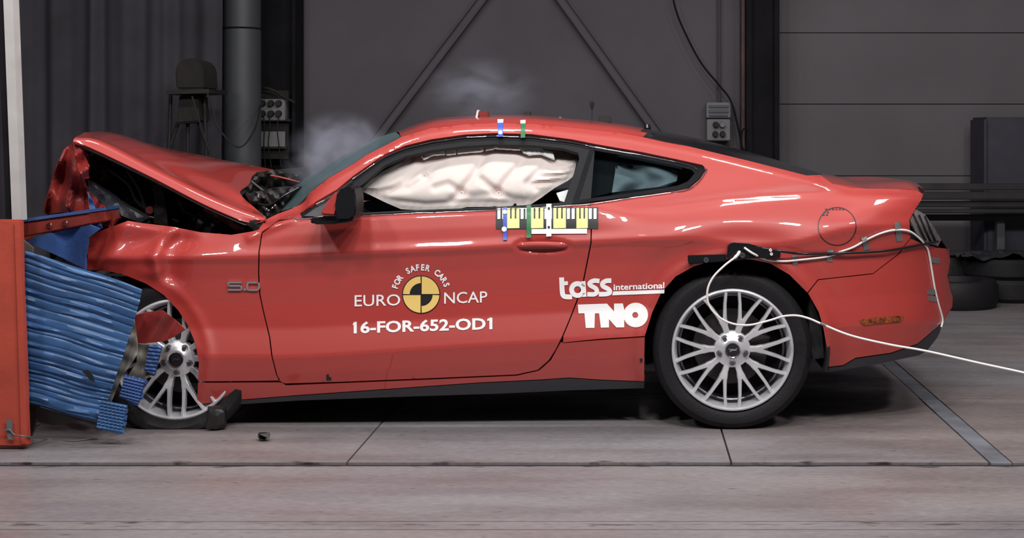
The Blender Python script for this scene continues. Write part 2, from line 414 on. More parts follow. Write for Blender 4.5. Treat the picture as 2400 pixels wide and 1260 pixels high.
wall = empty('wall_back', (0, WY, 0), kind='structure')
def wx(px, Y=WY): return (px-CX)*(D+Y)/F
def wz(py, Y=WY): return H-(py-CY)*(D+Y)/F
def wbox(name, px0, px1, py0, py1, Y, depth, m, parent=None, bevel=0):
    x0, x1, z1, z0 = wx(px0, Y), wx(px1, Y), wz(py0, Y), wz(py1, Y)
    return box(name, ((x0+x1)/2, Y+depth/2, (z0+z1)/2), (abs(x1-x0), depth, abs(z1-z0)), m, parent, bevel=bevel)
box('wall_section', ((wx(-700)+wx(1760))/2, WY+0.1, 2.5), (wx(1760)-wx(-700), 0.2, 5.2), M['wall_m'], wall)
zj = [wz(660), wz(588), wz(412), wz(244), wz(77), wz(-90), wz(-260), wz(-420), wz(-600)]
for a, b in zip(zj[:-1], zj[1:]):
    x0, x1 = wx(1765), wx(3600)
    box('wall_panel', ((x0+x1)/2, WY+0.1, (a+b)/2), (x1-x0, 0.2, b-a-0.006), M['wall'], wall, bevel=0.003)
box('wall_core', ((wx(1765)+wx(3600))/2, WY+0.19, 2.4), (wx(3600)-wx(1765), 0.1, 5.2), M['joint'], wall)

col = empty('steel_column', (wx(1788, 5.6), 5.7, 0), 'dark steel column standing between the two grey wall sections', 'column')
wbox('flange', 1750, 1762, -500, 686, 5.60, 0.30, M['steel'], col)
wbox('flange', 1815, 1827, -500, 686, 5.60, 0.30, M['steel'], col)
wbox('web', 1762, 1815, -500, 686, 5.66, 0.03, M['steel'], col)
wbox('flange_edge', 1738, 1750, -500, 686, 5.80, 0.18, M['steel_red'], col)
col2 = empty('steel_column', (wx(646, 5.6), 5.7, 0), 'wide black steel column beside the grey duct, wired sockets on it', 'column')
wbox('flange', 597, 604, -500, 686, 5.60, 0.30, M['steel'], col2)
wbox('flange', 684, 692, -500, 686, 5.60, 0.30, M['steel'], col2)
wbox('web', 604, 684, -500, 686, 5.72, 0.03, M['steel'], col2)
def brace(p0, p1, w_, label):
    e = empty('diagonal_brace', P(p1[0], p1[1], 5.88), label, 'brace', 'diagonal wall braces')
    for off in (-w_, w_):
        a, b = P(p0[0]+off, p0[1], 5.90), P(p1[0]+off, p1[1], 5.90)
        dv = (b-a).normalized(); n = dv.cross(Vector((0, 1, 0)))*0.006
        A = [a-n, a+n, b+n, b-n]; V, Fs = prism_vf(A, [v+Vector((0, 0.04, 0)) for v in A])
        mesh_obj('angle_bar', V, Fs, M['brace'], e, smooth=False)
    a, b = P(p0[0], p0[1], 5.94), P(p1[0], p1[1], 5.94); dv = (b-a).normalized(); n = dv.cross(Vector((0, 1, 0)))*(w_/272.0)
    A = [a-n, a+n, b+n, b-n]; V, Fs = prism_vf(A, [v+Vector((0, 0.03, 0)) for v in A]); mesh_obj('brace_web', V, Fs, M['wall_m'], e, smooth=False)
brace((1240, -150), (800, 430), 12, 'left leg of the diagonal wall brace, rising to the right')
brace((1210, -150), (1650, 460), 12, 'right leg of the diagonal wall brace, falling towards the socket box')

# curtain: folded sheet
V = []; Fs = []; n = 260; x0, x1 = wx(-500, 4.6), wx(500, 4.6)
folds = [(C, random.uniform(0.5, 1.2)) for C in range(30)]
for i in range(n+1):
    t = i/n; x = x0+(x1-x0)*t
    yy = 4.8+0.030*math.sin(t*62+2*math.sin(t*9))+0.012*math.sin(t*141+1.3)+0.02*math.sin(t*23)
    V += [Vector((x, yy, 0.03)), Vector((x+0.02*math.sin(t*40), yy+0.01, 2.2)), Vector((x, yy, 4.8))]
for i in range(n):
    for j in range(2): a = i*3+j; Fs.append((a, a+3, a+4, a+1))
me = [(v+Vector((0, 0.006, 0))) for v in V]; k = len(V)
Fs2 = Fs+[tuple(q+k for q in reversed(f)) for f in Fs]
tag(mesh_obj('curtain', V+me, Fs2, M['curtain'], None, sharp=80), 'tall dark pleated curtain hanging at the left behind the barrier', 'curtain')
c = P(555, 0, 5.0)
duct = empty('round_duct', (c.x, 5.15, 0), 'fat round grey duct standing right of the curtain', 'duct')
r_ = 0.5*(600-512)*(D+5)/F
lathe('pipe', [(r_, 0), (r_, wz(64, 5.0))], M['duct'], duct, axis='Z', c=(c.x, 5.15, 0))
lathe('pipe', [(r_*0.985, wz(63, 5.0)+0.004), (r_*0.985, 4.8)], M['duct'], duct, axis='Z', c=(c.x, 5.15, 0))
lathe('collar', [(r_+0.004, wz(66, 5.0)), (r_+0.008, wz(64.5, 5.0)), (r_+0.004, wz(62, 5.0))], M['steel'], duct, axis='Z', c=(c.x, 5.15, 0))

# film camera with hood on a stand, in front of the curtain
rig = empty('camera_rig', P(440, 330, 4.0)*1, 'dark hooded camera on a cluttered stand in front of the curtain', 'camera rig')
rig.location.z = 0; WLOC[rig.name] = Vector(rig.location)
hood_pts = [(412, 208), (410, 165), (416, 148), (430, 138), (450, 136), (466, 144), (475, 160), (477, 208)]
prism('camera_hood', hood_pts, 4.0, 4.35, M['brown'], rig, bevel=0.01)
prism('platform', [(388, 210), (490, 208), (490, 218), (388, 221)], 3.95, 4.4, M['dark'], rig)
prism('camera_body', [(420, 222), (462, 222), (468, 285), (412, 290)], 4.05, 4.3, M['brown'], rig, bevel=0.01)
for a, b in (((400, 222), (385, 640)), ((478, 222), (500, 640)), ((440, 290), (440, 650)), ((430, 250), (400, 340)), ((452, 250), (492, 360))):
    tube('leg', [P(a[0], a[1], 4.15), P(b[0], min(b[1], 1e9), 4.15)] if b[1] < 600 else [P(a[0], a[1], 4.15), Vector((P(b[0], 0, 4.15).x, 4.15, 0.0))], 0.014, M['dark'], rig, sm=0)
tube('hanging_cable', [P(485, 215, 3.9), P(500, 260, 3.9), P(512, 300, 3.9), P(560, 345, 3.9), P(598, 300, 4.2), P(612, 235, 5.4)], 0.006, M['dark'], rig, sm=8)
tube('hanging_cable', [P(450, 225, 3.9), P(466, 280, 3.9), P(490, 350, 3.9), P(510, 400, 3.9)], 0.006, M['dark'], rig, sm=8)

# socket cluster on the black column
sb = empty('socket_cabinet', P(638, 330, 5.5), 'wired socket cabinet with a paper sheet, on the black column', 'electrical box')
wbox('back_board', 600, 676, 212, 372, 5.56, 0.03, M['brown'], sb)
wbox('socket_box', 606, 668, 232, 282, 5.48, 0.08, M['boxg'], sb, bevel=0.006)
for x in (614, 634, 652):
    for y in (242, 266):
        q = P(x, y, 5.46); lathe('socket', [(0.0, -0.02), (0.024, -0.02), (0.028, 0.02)], M['dark'], sb, seg=14, axis='Y', c=q)
wbox('paper_sheet', 612, 668, 308, 344, 5.53, 0.01, M['paper'], sb)
for x in (618, 632, 655):
    tube('lead', [P(x, 268, 5.45), P(x+random.uniform(-6, 6), 300, 5.44), P(x+random.uniform(-4, 8), 340, 5.46), P(x+4, 392, 5.5)], 0.005, M['dark'], sb)
tube('lead', [P(604, 240, 5.45), P(588, 320, 5.3), P(560, 345, 5.3), P(520, 320, 5.2)], 0.005, M['dark'], sb)
wbox('shelf_bar', 604, 680, 279, 284, 5.50, 0.05, M['dark'], sb); wbox('shelf_bar', 604, 672, 343, 348, 5.50, 0.05, M['dark'], sb)
tube('cable_coil', [P(600, 214, 5.5), P(620, 206, 5.45), P(646, 214, 5.45), P(664, 226, 5.45), P(690, 240, 5.5)], 0.012, M['dark'], sb)

sk = empty('socket_box', P(1684, 330, 5.9), 'pale socket box at the foot of a thin conduit on the right wall', 'electrical box')
wbox('upper_box', 1656, 1712, 240, 276, 5.86, 0.12, M['boxg'], sk, bevel=0.006)
wbox('breaker_cover', 1661, 1708, 246, 252, 5.845, 0.02, M['boxb'], sk)
wbox('breaker_cover', 1661, 1708, 256, 264, 5.845, 0.02, M['boxb'], sk)
wbox('breaker_cover', 1661, 1706, 268, 272, 5.845, 0.02, M['boxb'], sk)
wbox('lower_box', 1657, 1711, 279, 329, 5.84, 0.14, M['boxg'], sk, bevel=0.006)
for x, y in ((1678, 292), (1677, 314), (1694, 314), (1693, 292)):
    q = P(x, y, 5.82); o = lathe('socket', [(0.0, -0.03), (0.022, -0.03), (0.027, 0.02)], M['dark'] if (x, y) != (1693, 292) else M['paper'], sk, seg=14, axis='Y', c=q)
tag(mesh_obj('conduit', *tube_vf([Vector((wx(1686, 5.9), 5.94, wz(238, 5.9))), Vector((wx(1686, 5.9), 5.94, 4.9))], 0.012), M['brace']), 'thin vertical conduit running up from the pale socket box', 'pipe')
tag(tube('wall_cable', [P(1520, -500, 5.86), P(1550, -200, 5.86), P(1570, -60, 5.86), P(1583, 20, 5.86), P(1612, 90, 5.86), P(1645, 150, 5.86), P(1684, 198, 5.84), P(1712, 235, 5.82), P(1728, 290, 5.82), P(1740, 350, 5.8), P(1748, 420, 5.8)], 0.008, M['steel'], sm=8), 'black cable sagging from the top past the socket box', 'cable')
tag(tube('cable_loop', [P(1752, 300, 5.55), P(1742, 303, 5.55), P(1738, 320, 5.55), P(1740, 345, 5.55), P(1748, 350, 5.55), P(1752, 330, 5.55)], 0.007, M['steel'], sm=6), 'small black cable loop hooked on the dark column', 'cable')
cb = empty('cabinet', (wx(2380, 5.2), 5.4, 0), 'dark blue cabinet against the right wall, above the rails', 'cabinet')
wbox('cabinet_body', 2308, 2520, 274, 655, 5.3, 0.5, M['cab'], cb, bevel=0.02)
wbox('cabinet_door', 2316, 2512, 284, 640, 5.285, 0.02, M['cab'], cb, bevel=0.005)

# crash rails at the right
rl = empty('guard_rail', (wx(2500, 4.9), 5.0, 0), 'low dark guard rail of stacked bars along the right wall', 'rail')
for y0, y1, yy in ((430, 446, 4.95), (450, 468, 4.9), (472, 486, 4.95), (490, 500, 4.9), (503, 517, 5.1)):
    wbox('rail_bar', 1850, 2900, y0, y1, yy, 0.10, M['rail'], rl, bevel=0.008)
for x in (1700, 2346, 2800): wbox('rail_post', x-9, x+9, 505, 690, 5.12, 0.08, M['duct'], rl)
wbox('kick_board', 1700, 2900, 588, 684, 5.02, 0.06, M['rail'], rl)
wbox('rail_bar', 1700, 2900, 590, 598, 4.97, 0.05, M['rail'], rl)

# tyre stack with film on top, right background
def plain_tyre(name, c, R, wdt, label, grp, z0):
    pr = [(R*0.62, 0), (R*0.66, wdt*0.0), (R*0.93, 0.0), (R, wdt*0.18), (R, wdt*0.82), (R*0.93, wdt), (R*0.66, wdt), (R*0.6, wdt*0.8), (R*0.6, wdt*0.2)]
    V, Fs = lathe_vf(pr, 40, 'Z', (c[0], c[1], z0), True)
    return tag(mesh_obj(name, V, Fs, M['rubber'], None), label, 'tyre', grp)
q = G(2405, 712); q.y += 0.33; q.x = wx(2390, q.y-0.33)
plain_tyre('tyre', (q.x, q.y, 0), 0.33, 0.17, 'lower black tyre lying on the floor at the right edge', 'tyres by the guard rail', 0.0)
plain_tyre('tyre', (q.x-0.02, q.y+0.02, 0), 0.32, 0.15, 'upper black tyre stacked under the clear film', 'tyres by the guard rail', 0.172)
q2 = Vector((wx(2235, 4.3), 4.38, 0))
plain_tyre('tyre', (q2.x, q2.y, 0), 0.34, 0.2, 'black tyre lying behind the car bumper, left of the stack', 'tyres by the guard rail', 0.0)
V = []; Fs = []; nx, ny = 14, 6
for j in range(ny+1):
    for i in range(nx+1):
        x = q.x-0.38+0.62*i/nx; y = q.y-0.25+0.4*j/ny
        V.append(Vector((x, y, 0.335+0.012*math.sin(i*1.7+j)+0.012*math.cos(j*2.1-i*0.8)+0.02*gauss(i-8, 3))))
for j in range(ny):
    for i in range(nx): a = j*(nx+1)+i; Fs.append((a, a+1, a+nx+2, a+nx+1))
Va, Fa = thick_mesh(V, [t for f in Fs for t in ((f[0], f[1], f[2]), (f[0], f[2], f[3]))], 0.004)
tag(mesh_obj('plastic_film', Va, Fa, M['film'], None, sharp=80), 'shiny crumpled film lying on the stacked tyres', 'film')

# ------------------------------------------------------------------ CAR
CAR_C = 0.96                                             # centre plane of the car
car = empty('car', (-0.2, CAR_C, 0), 'red two-door coupe with its crushed front end driven into the barrier', 'car')
U = C1d([(150, 300), (500, 520), (686, 489), (730, 449), (770, 418), (826, 385), (857, 365), (906, 340), (940, 322), (1011, 300), (1089, 291), (1165, 288), (1250, 290), (1340, 299), (1450, 311), (1491, 318), (1615, 343), (1752, 376), (1890, 411), (1950, 430), (2030, 442), (2100, 443), (2150, 448), (2240, 470)])
BELT = C1d([(150, 480), (300, 520), (500, 545), (600, 530), (690, 512), (830, 504), (1089, 493), (1250, 487), (1380, 480), (1480, 494), (1600, 481), (1700, 468), (1800, 459), (1900, 453), (2000, 452), (2100, 455), (2240, 470)])
CRS = C1d([(150, 606), (300, 606), (500, 604), (600, 603), (840, 593), (1060, 584), (1385, 567), (1600, 560), (1740, 575), (1850, 572), (1950, 548), (2010, 537), (2130, 531), (2240, 528)])
LOW = C1d([(150, 842), (540, 838), (730, 836), (1117, 811), (1310, 801), (1513, 789), (1800, 775), (2000, 765), (2240, 750)])
PLAN = C1d([(100, 0.22), (200, 0.11), (260, 0.05), (340, 0.012), (450, 0.0), (600, 0.0), (1000, -0.006), (1400, -0.004), (1550, -0.014), (1717, -0.024), (1900, -0.010), (1980, 0.012), (2060, 0.05), (2120, 0.10), (2160, 0.16), (2195, 0.25), (2215, 0.33), (2235, 0.45), (2260, 0.6)])
YU = C1d([(150, 0.15), (500, 0.12), (690, 0.17), (800, 0.22), (940, 0.30), (1100, 0.335), (1300, 0.34), (1500, 0.33), (1700, 0.25), (1900, 0.18), (2100, 0.13), (2240, 0.12)])
from functools import lru_cache
def surf(px, py):
    b = BELT(px); c_ = CRS(px); l = LOW(px); u = min(U(px), b-14)
    up = YU(px); rear = sstep(1450, 1900, px)
    k = 1-0.6*sstep(1500, 1620, px)
    bb = 0.055+0.055*rear*(1-sstep(1950, 2150, px))
    hz = rear*(1-sstep(1980, 2080, px))
    rows = [(u-40, up+0.20), (u-8, up+0.035), (u+4, up), (u+14+0.0*k, up-0.035), (b-4, bb+0.012), (b+2, bb), (b+8, bb-0.010),
            (b+(c_-b)*0.45, 0.026*(1-hz)+bb*0.56*hz), (c_-22, 0.016*(1-hz)+bb*0.17*hz), (c_-3, 0.0), (c_+3, 0.002), (c_+12, 0.013*k+0.001), (c_+50, 0.030*k), (c_+110, 0.040*k), (l-70, 0.036*k), (l-30, 0.014*k), (l-3, 0.0), (l+5, 0.004), (l+40, 0.022), (l+75, 0.045), (l+110, 0.07), (l+200, 0.16)]
    ys = [r[0] for r in rows]; vs = [r[1] for r in rows]
    for i in range(1, len(ys)):
        if ys[i] <= ys[i-1]: ys[i] = ys[i-1]+0.5
    # smoothed piecewise-linear profile
    y = np.interp([py-3, py-1.5, py, py+1.5, py+3], ys, vs); d = float((y[0]+2*y[1]+3*y[2]+2*y[3]+y[4])/9)
    d += PLAN(px)*(1 if py > b else 1-0.35*sstep(0, 80, b-py))
    # haunch: soft valley along the shoulder line, then a full flank
    if px > 1400:
        a = sstep(1430, 1600, px)*(1-0.5*sstep(2000, 2150, px))
        d += 0.010*a*gauss(py-b, 12)-0.020*a*gauss(py-(b+62), 42)
    # wheel-arch lips
    r = math.hypot(px-1722, py-818); d -= 0.012*gauss(r-222, 14)*(1 if py > 560 else 0)
    d += 0.02*gauss(r-262, 26)*0.35*(1 if py > 520 else 0)
    r = math.hypot((px-262)*0.97, py-848); d -= 0.008*gauss(r-222, 12)*sstep(300, 360, px)
    # door handle dish
    e = math.hypot((px-1270)/74, (py-575)/19)
    if e < 1: d += 0.022*(1-e*e)**0.8
    # crushed fender folds
    if px < 620:
        f = sstep(600, 380, px)
        d -= 0.026*f*gauss(segd(px, py, [(408, 540), (375, 572), (360, 604), (368, 634)]), 15)
        d += 0.030*f*gauss(segd(px, py, [(430, 560), (410, 590), (400, 640)]), 26)
        d -= 0.014*gauss(segd(px, py, [(300, 515), (275, 570), (235, 620)]), 12)
        d += 0.012*gauss(segd(px, py, [(262, 540), (235, 580), (215, 622)]), 9)
        d += 0.022*f*gauss(py-562, 22)*sstep(600, 480, px)
        d += 0.003*math.sin(px*0.07+py*0.04)*sstep(460, 250, px)
    if 560 < px < 700: d -= 0.010*gauss(segd(px, py, [(585, 556), (640, 530), (690, 508)]), 9)
    return d

door_front = [(712, 510), (652, 512+4), (614, 545), (607, 590), (606, 640), (609, 690), (617, 728), (632, 790), (637, 833), (648, 877), (656, 893), (668, 900)]
door_rear = [(1262, 866), (1288, 843), (1304, 818), (1319, 787), (1335, 749), (1351, 708), (1367, 660), (1378, 605), (1385, 570), (1386, 530), (1384, 482)]
def off(pl, dx): return [(x+dx, y) for x, y in pl]
# door skin
door_out = [(704, 511), (830, 505), (949, 499), (1089, 494), (1160, 491), (1250, 486), (1384, 481)]
door_poly = door_out+off(door_rear[::-1][1:], -1.5)+[(1210, 877), (1000, 886), (800, 894)]+[(668, 898)]+off(door_front[::-1][1:-2], 1.5)+[(617, 545), (654, 518)]
door = panel('door', door_poly, surf, M['paint'], car, step=6, mirror=True)
# front fender
fender_poly = [(198, 631), (206, 600), (203, 577), (208, 556), (228, 543), (262, 531), (300, 517), (330, 522), (404, 531), (470, 544), (543, 550), (591, 542), (606, 538), (612, 528), (624, 514), (650, 501), (686, 488), (700, 496), (708, 509), (652, 515), (613, 543)]+off(door_front[3:-1], -1.5)+[(657, 891), (600, 892), (464, 893), (466, 849), (458, 804), (441, 763), (417, 726), (384, 691), (342, 664), (297, 646), (256, 635)]
fender = panel('front_fender', fender_poly, surf, M['paint'], car, step=7, mirror=True, th=0.006)
# sill
sill_poly = [(464, 897), (600, 896), (662, 896), (670, 903), (800, 897.5), (1000, 889.5), (1212, 880), (1264, 868), (1291, 844), (1313, 804), (1400, 797), (1511, 790), (1509, 893), (1407, 889), (1334, 884), (1262, 889), (1117, 896), (947, 908), (701, 925), (512, 940), (462, 948)]
panel('rocker_sill', sill_poly, lambda x, y: surf(x, y)+0.003, M['paint'], car, step=9, mirror=True)
skirt_poly = [(462, 950), (512, 942), (701, 927), (947, 910), (1117, 898), (1262, 891), (1334, 886), (1407, 891), (1509, 895), (1509, 909), (1340, 914), (1165, 922), (947, 929), (701, 938), (512, 950)]
panel('sill_skirt', skirt_poly, lambda x, y: surf(x, y)+0.004, M['skirt'], car, step=12, mirror=True)
# quarter panel with A-pillar, roof rail and C-pillar in one side frame
win_top = [(690, 508), (742, 471), (789, 444), (826, 413), (857, 391), (903, 360), (949, 341), (1011, 326), (1089, 315), (1160, 311.5), (1246, 314), (1339, 326), (1395, 337), (1505, 356), (1587, 373), (1646, 386)]
win_end = [(1656, 396), (1640, 420), (1615, 441), (1587, 447), (1477, 463), (1384, 476)]
upl = [(1923, 410), (1890, 411), (1752, 376), (1615, 343), (1491, 318), (1450, 311), (1340, 299), (1250, 290), (1165, 288), (1089, 291), (1011, 300), (940, 321), (906, 339), (857, 364), (826, 385), (770, 417), (730, 448), (686, 488)]
arch = [(1511, 883), (1511, 788), (1529, 731), (1550, 685), (1584, 647), (1626, 624), (1664, 612), (1720, 606), (1762, 608), (1805, 617), (1850, 643), (1892, 685)]
q_poly = win_top+win_end+off(door_rear[::-1], 1.5)[1:-3]+[(1320, 802), (1400, 794), (1511, 787)]+arch[1:]+[(1917, 654), (2046, 640), (2104, 595), (2134, 556), (2131, 516), (2146, 488), (2158, 470), (2164, 455), (2150, 446), (2100, 443), (2030, 442), (1950, 430)]+upl
panel('side_frame', q_poly, surf, M['paint'], car, step=8, mirror=True)
# rear bumper cover
b_poly = [(1919, 656), (2047, 642), (2106, 597), (2136, 560), (2162, 570), (2195, 580), (2224, 583), (2227, 611), (2221, 648), (2233, 698), (2232, 718), (2215, 747), (2199, 764), (2150, 805), (2088, 826), (2005, 838), (1976, 855), (1943, 859), (1938, 814), (1930, 769), (1919, 731), (1894, 687)]
panel('rear_bumper_cover', b_poly, surf, M['paint'], car, step=8, mirror=True)
v_poly = [(1943, 861), (1976, 857), (2005, 840), (2088, 828), (2150, 807), (2199, 766), (2208, 757), (2203, 778), (2195, 793), (2172, 822), (2154, 832), (2046, 855), (1941, 871)]
panel('rear_valance', v_poly, lambda x, y: surf(x, y)+0.004, M['skirt'], car, step=9, mirror=True)
# tail lamp
panel('tail_lamp', [(2134, 516), (2146, 490), (2168, 502), (2188, 530), (2206, 562), (2198, 577), (2163, 566), (2147, 545)], lambda x, y: surf(x, y)+0.002, M['lamp_red'], car, step=6, mirror=True)
for k in range(3):
    pts = [P(2140+k*14, 500+k*3, surf(2140+k*14, 500+k*3)-0.006), P(2154+k*13, 530+k*3, surf(2154+k*13, 530)-0.006), P(2170+k*12, 562+k*2, surf(2170+k*12, 560)-0.006)]
    tube('lamp_bar', pts, 0.004, M['void'], car, sm=3)
panel('side_marker', [(2015, 749), (2050, 744), (2117, 739), (2117, 747), (2110, 754), (2060, 758), (2026, 762), (2018, 758)], lambda x, y: surf(x, y)-0.004, M['amber'], car, step=5, th=0.006)
# seam lines on panels built as thin dark inserts are the gaps between panels; dark backing shell behind them
inner = [(640, 520), (1384, 486), (1640, 440), (1920, 440), (2130, 480), (2125, 520), (2160, 566), (2205, 590), (2190, 740), (2100, 800), (1950, 830), (1940, 760), (1895, 670), (1800, 600), (1620, 610), (1540, 680), (1505, 780), (1500, 900), (1200, 880), (700, 905), (480, 915), (475, 850), (440, 740), (400, 690), (500, 570), (600, 552)]
def in_shell(x, y): return surf(x, y)+0.03
V, T = tri2d(inner, 16)
A, Fs = thick_mesh([P(x, y, in_shell(x, y)) for x, y in V], T, 0.01)
mesh_obj('inner_shell', A, Fs, M['void'], car); mesh_obj('inner_shell', [Vector((v.x, 2*CAR_C-v.y, v.z)) for v in A], Fs, M['void'], car)

# roof, screens, deck: lofted from the side rail to the centre plane and over to the far side
def R_(pl, dy=0, Yf=None): return [P(x, y+dy, (Yf if Yf is not None else surf(x, y+dy))) for x, y in pl]
def sym(rows):
    m_ = [[Vector((p.x, 2*CAR_C-p.y, p.z)) for p in r] for r in rows[:-1]][::-1]
    return rows+m_
rail = [(940, 321), (1011, 300), (1089, 291), (1165, 288), (1250, 290), (1340, 299), (1450, 311), (1508, 320)]
roofc = [(934, 308), (1011, 280), (1089, 272), (1165, 269), (1250, 270), (1340, 278), (1450, 289), (1525, 303)]
def mid(a, b, t, Y): return [((p[0]*(1-t)+q[0]*t), (p[1]*(1-t)+q[1]*t), Y) for p, q in zip(a, b)]
loft('roof_panel', sym([R_(rail), [P(x, y, Y) for x, y, Y in mid(rail, roofc, 0.62, 0.45)], [P(x, y, Y) for x, y, Y in mid(rail, roofc, 0.92, 0.68)], [P(x, y, CAR_C) for x, y in roofc]]), M['paint'], car, th=0.02, nu=48)
wn = [(690, 486), (730, 447), (770, 416), (826, 384), (857, 363), (906, 338), (938, 319)]
wc = [(600, 494), (652, 457), (712, 420), (786, 376), (830, 352), (896, 320), (934, 308)]
wm = [(640, 498), (685, 460), (736, 426), (800, 388), (842, 362), (900, 330), (935, 315)]
loft('windscreen', sym([R_(wn), [P(x, y, 0.45) for x, y in wm], [P(x, y, CAR_C) for x, y in wc]]), M['glass_s'], car, th=0.006, nu=24)
rn = [(1508, 322), (1615, 344), (1752, 377), (1890, 411), (1922, 413)]
rc = [(1522, 304), (1615, 320), (1752, 355), (1880, 393), (1926, 408)]
loft('rear_screen', sym([R_(rn), [P(x, y, Y) for x, y, Y in mid(rn, rc, 0.8, 0.5)], [P(x, y, CAR_C) for x, y in rc]]), M['gloss_black'], car, th=0.008, nu=30)
dn = [(1900, 414), (1950, 430), (2030, 442), (2100, 443), (2148, 446), (2163, 460)]
dc = [(1915, 405), (1980, 416), (2010, 425), (2067, 422), (2120, 421), (2146, 429), (2163, 446)]
loft('boot_lid', sym([R_(dn), [P(x, y, Y) for x, y, Y in mid(dn, dc, 0.75, 0.5)], [P(x, y, CAR_C) for x, y in dc]]), M['paint'], car, th=0.02, nu=30)
# rear face
re = [(2160, 462), (2146, 490), (2206, 562), (2226, 600), (2222, 648), (2233, 700), (2215, 747), (2172, 822)]
rcn = [(2130, 445), (2140, 480), (2160, 545), (2180, 590), (2185, 640), (2190, 700), (2180, 745), (2130, 805)]
V, Fs = loft_grid(sym([R_(re), [P(x, y, 0.6) for x, y in [((a[0]+b[0])/2+6, (a[1]+b[1])/2) for a, b in zip(re, rcn)]], [P(x, y, CAR_C) for x, y in rcn]]), 24, 4)
mesh_obj('rear_fascia', V, Fs, M['paint'], car)

# hood (buckled upwards)
hrows = [
 [(171, 331, 0.10), (215, 347, 0.10), (350, 412, 0.09), (467, 473, 0.08), (545, 508, 0.08), (580, 521, 0.09), (606, 516, 0.10)],
 [(176, 322, 0.14), (232, 331, 0.14), (360, 395, 0.13), (480, 455, 0.12), (560, 489, 0.12), (600, 504, 0.12), (624, 511, 0.12)],
 [(188, 316, 0.28), (248, 330, 0.28), (370, 387, 0.28), (480, 441, 0.28), (545, 472, 0.28), (580, 486, 0.28), (606, 494, 0.28)],
 [(198, 310, 0.50), (264, 325, 0.52), (390, 374, 0.52), (470, 408, 0.50), (520, 431, 0.48), (545, 443, 0.46), (563, 453, 0.44)],
 [(206, 309, 0.85), (262, 314, 0.85), (384, 353, 0.85), (470, 385, 0.85), (530, 406, 0.85), (562, 420, 0.85), (584, 432, 0.85)],
 [(214, 309, 1.20), (266, 311, 1.20), (380, 346, 1.20), (470, 370, 1.20), (530, 385, 1.20), (562, 394, 1.20), (596, 408, 1.20)],
 [(225, 310, 1.60), (285, 316, 1.60), (380, 345, 1.60), (470, 363, 1.60), (530, 376, 1.60), (580, 385, 1.60), (640, 397, 1.60)]]
loft('hood', [[P(*p) for p in r] for r in hrows], M['paint'], car, th=0.012, nu=44, nv=5)
loft('hood_liner', [[P(p[0]+4, p[1]+9, p[2]+0.01) for p in r] for r in hrows], M['engine'], car, th=0.01, nu=26, nv=3)

# engine bay
def crag(name, poly, Y0, Y1, m, parent, amp=0.02, seed=1, step=14):
    rnd = random.Random(seed); ph = [rnd.uniform(0, 6) for _ in range(6)]
    dep = lambda x, y: Y0+amp*(math.sin(x*0.09+ph[0])+math.sin(y*0.11+ph[1])+0.6*math.sin((x+y)*0.17+ph[2])+0.5*math.sin((x-y)*0.23+ph[3]))
    V_, T_ = tri2d(poly, step)
    front = [P(x, y, dep(x, y)) for x, y in V_]; n_ = len(front)
    bk = [Vector((v.x, Y1, v.z)) for v in front]; cnt = {}
    for f_ in T_:
        for i in range(3):
            a, b = f_[i], f_[(i+1) % 3]; cnt.setdefault((min(a, b), max(a, b)), []).append((a, b))
    faces = list(T_)+[tuple(i+n_ for i in reversed(f_)) for f_ in T_]+[(l[0][1], l[0][0], l[0][0]+n_, l[0][1]+n_) for l in cnt.values() if len(l) == 1]
    return mesh_obj(name, front+bk, faces, m, parent, sharp=28)
crag('engine_block', [(212, 352), (350, 420), (470, 480), (580, 526), (600, 560), (560, 760), (420, 760), (330, 690), (260, 640), (225, 560), (205, 430)], 0.42, 1.5, M['engine'], car, 0.022, 3)
crag('strut_tower', [(470, 492), (560, 520), (600, 540), (560, 556), (480, 552), (440, 520)], 0.22, 0.42, M['engine'], car, 0.012, 5, 9)
crag('bracket', [(352, 420), (372, 425), (388, 470), (394, 530), (360, 522), (362, 470)], 0.30, 0.40, M['brown'], car, 0.006, 8, 8)
crag('inner_fender_rail', [(205, 420), (232, 440), (290, 480), (345, 512), (330, 522), (270, 500), (208, 452)], 0.24, 0.30, M['skirt'], car, 0.006, 8, 8)
crag('buckled_rail', [(478, 482), (520, 500), (575, 535), (560, 545), (510, 512), (476, 492)], 0.20, 0.23, M['rust'], car, 0.005, 9, 7)
for a in ([(230, 380), (300, 430), (330, 480), (420, 520)], [(300, 400), (330, 450), (345, 500)], [(420, 470), (440, 500), (520, 520), (560, 540)], [(250, 470), (320, 500), (380, 515)]):
    tube('hose', [P(x, y, 0.34) for x, y in a], 0.012, M['gloss_black'], car)
tag(lathe('reservoir_cap', [(0, -0.01), (0.018, -0.01), (0.02, 0.02)], M['rust'], car, seg=14, axis='Y', c=P(352, 492, 0.33)), 'small red cap')
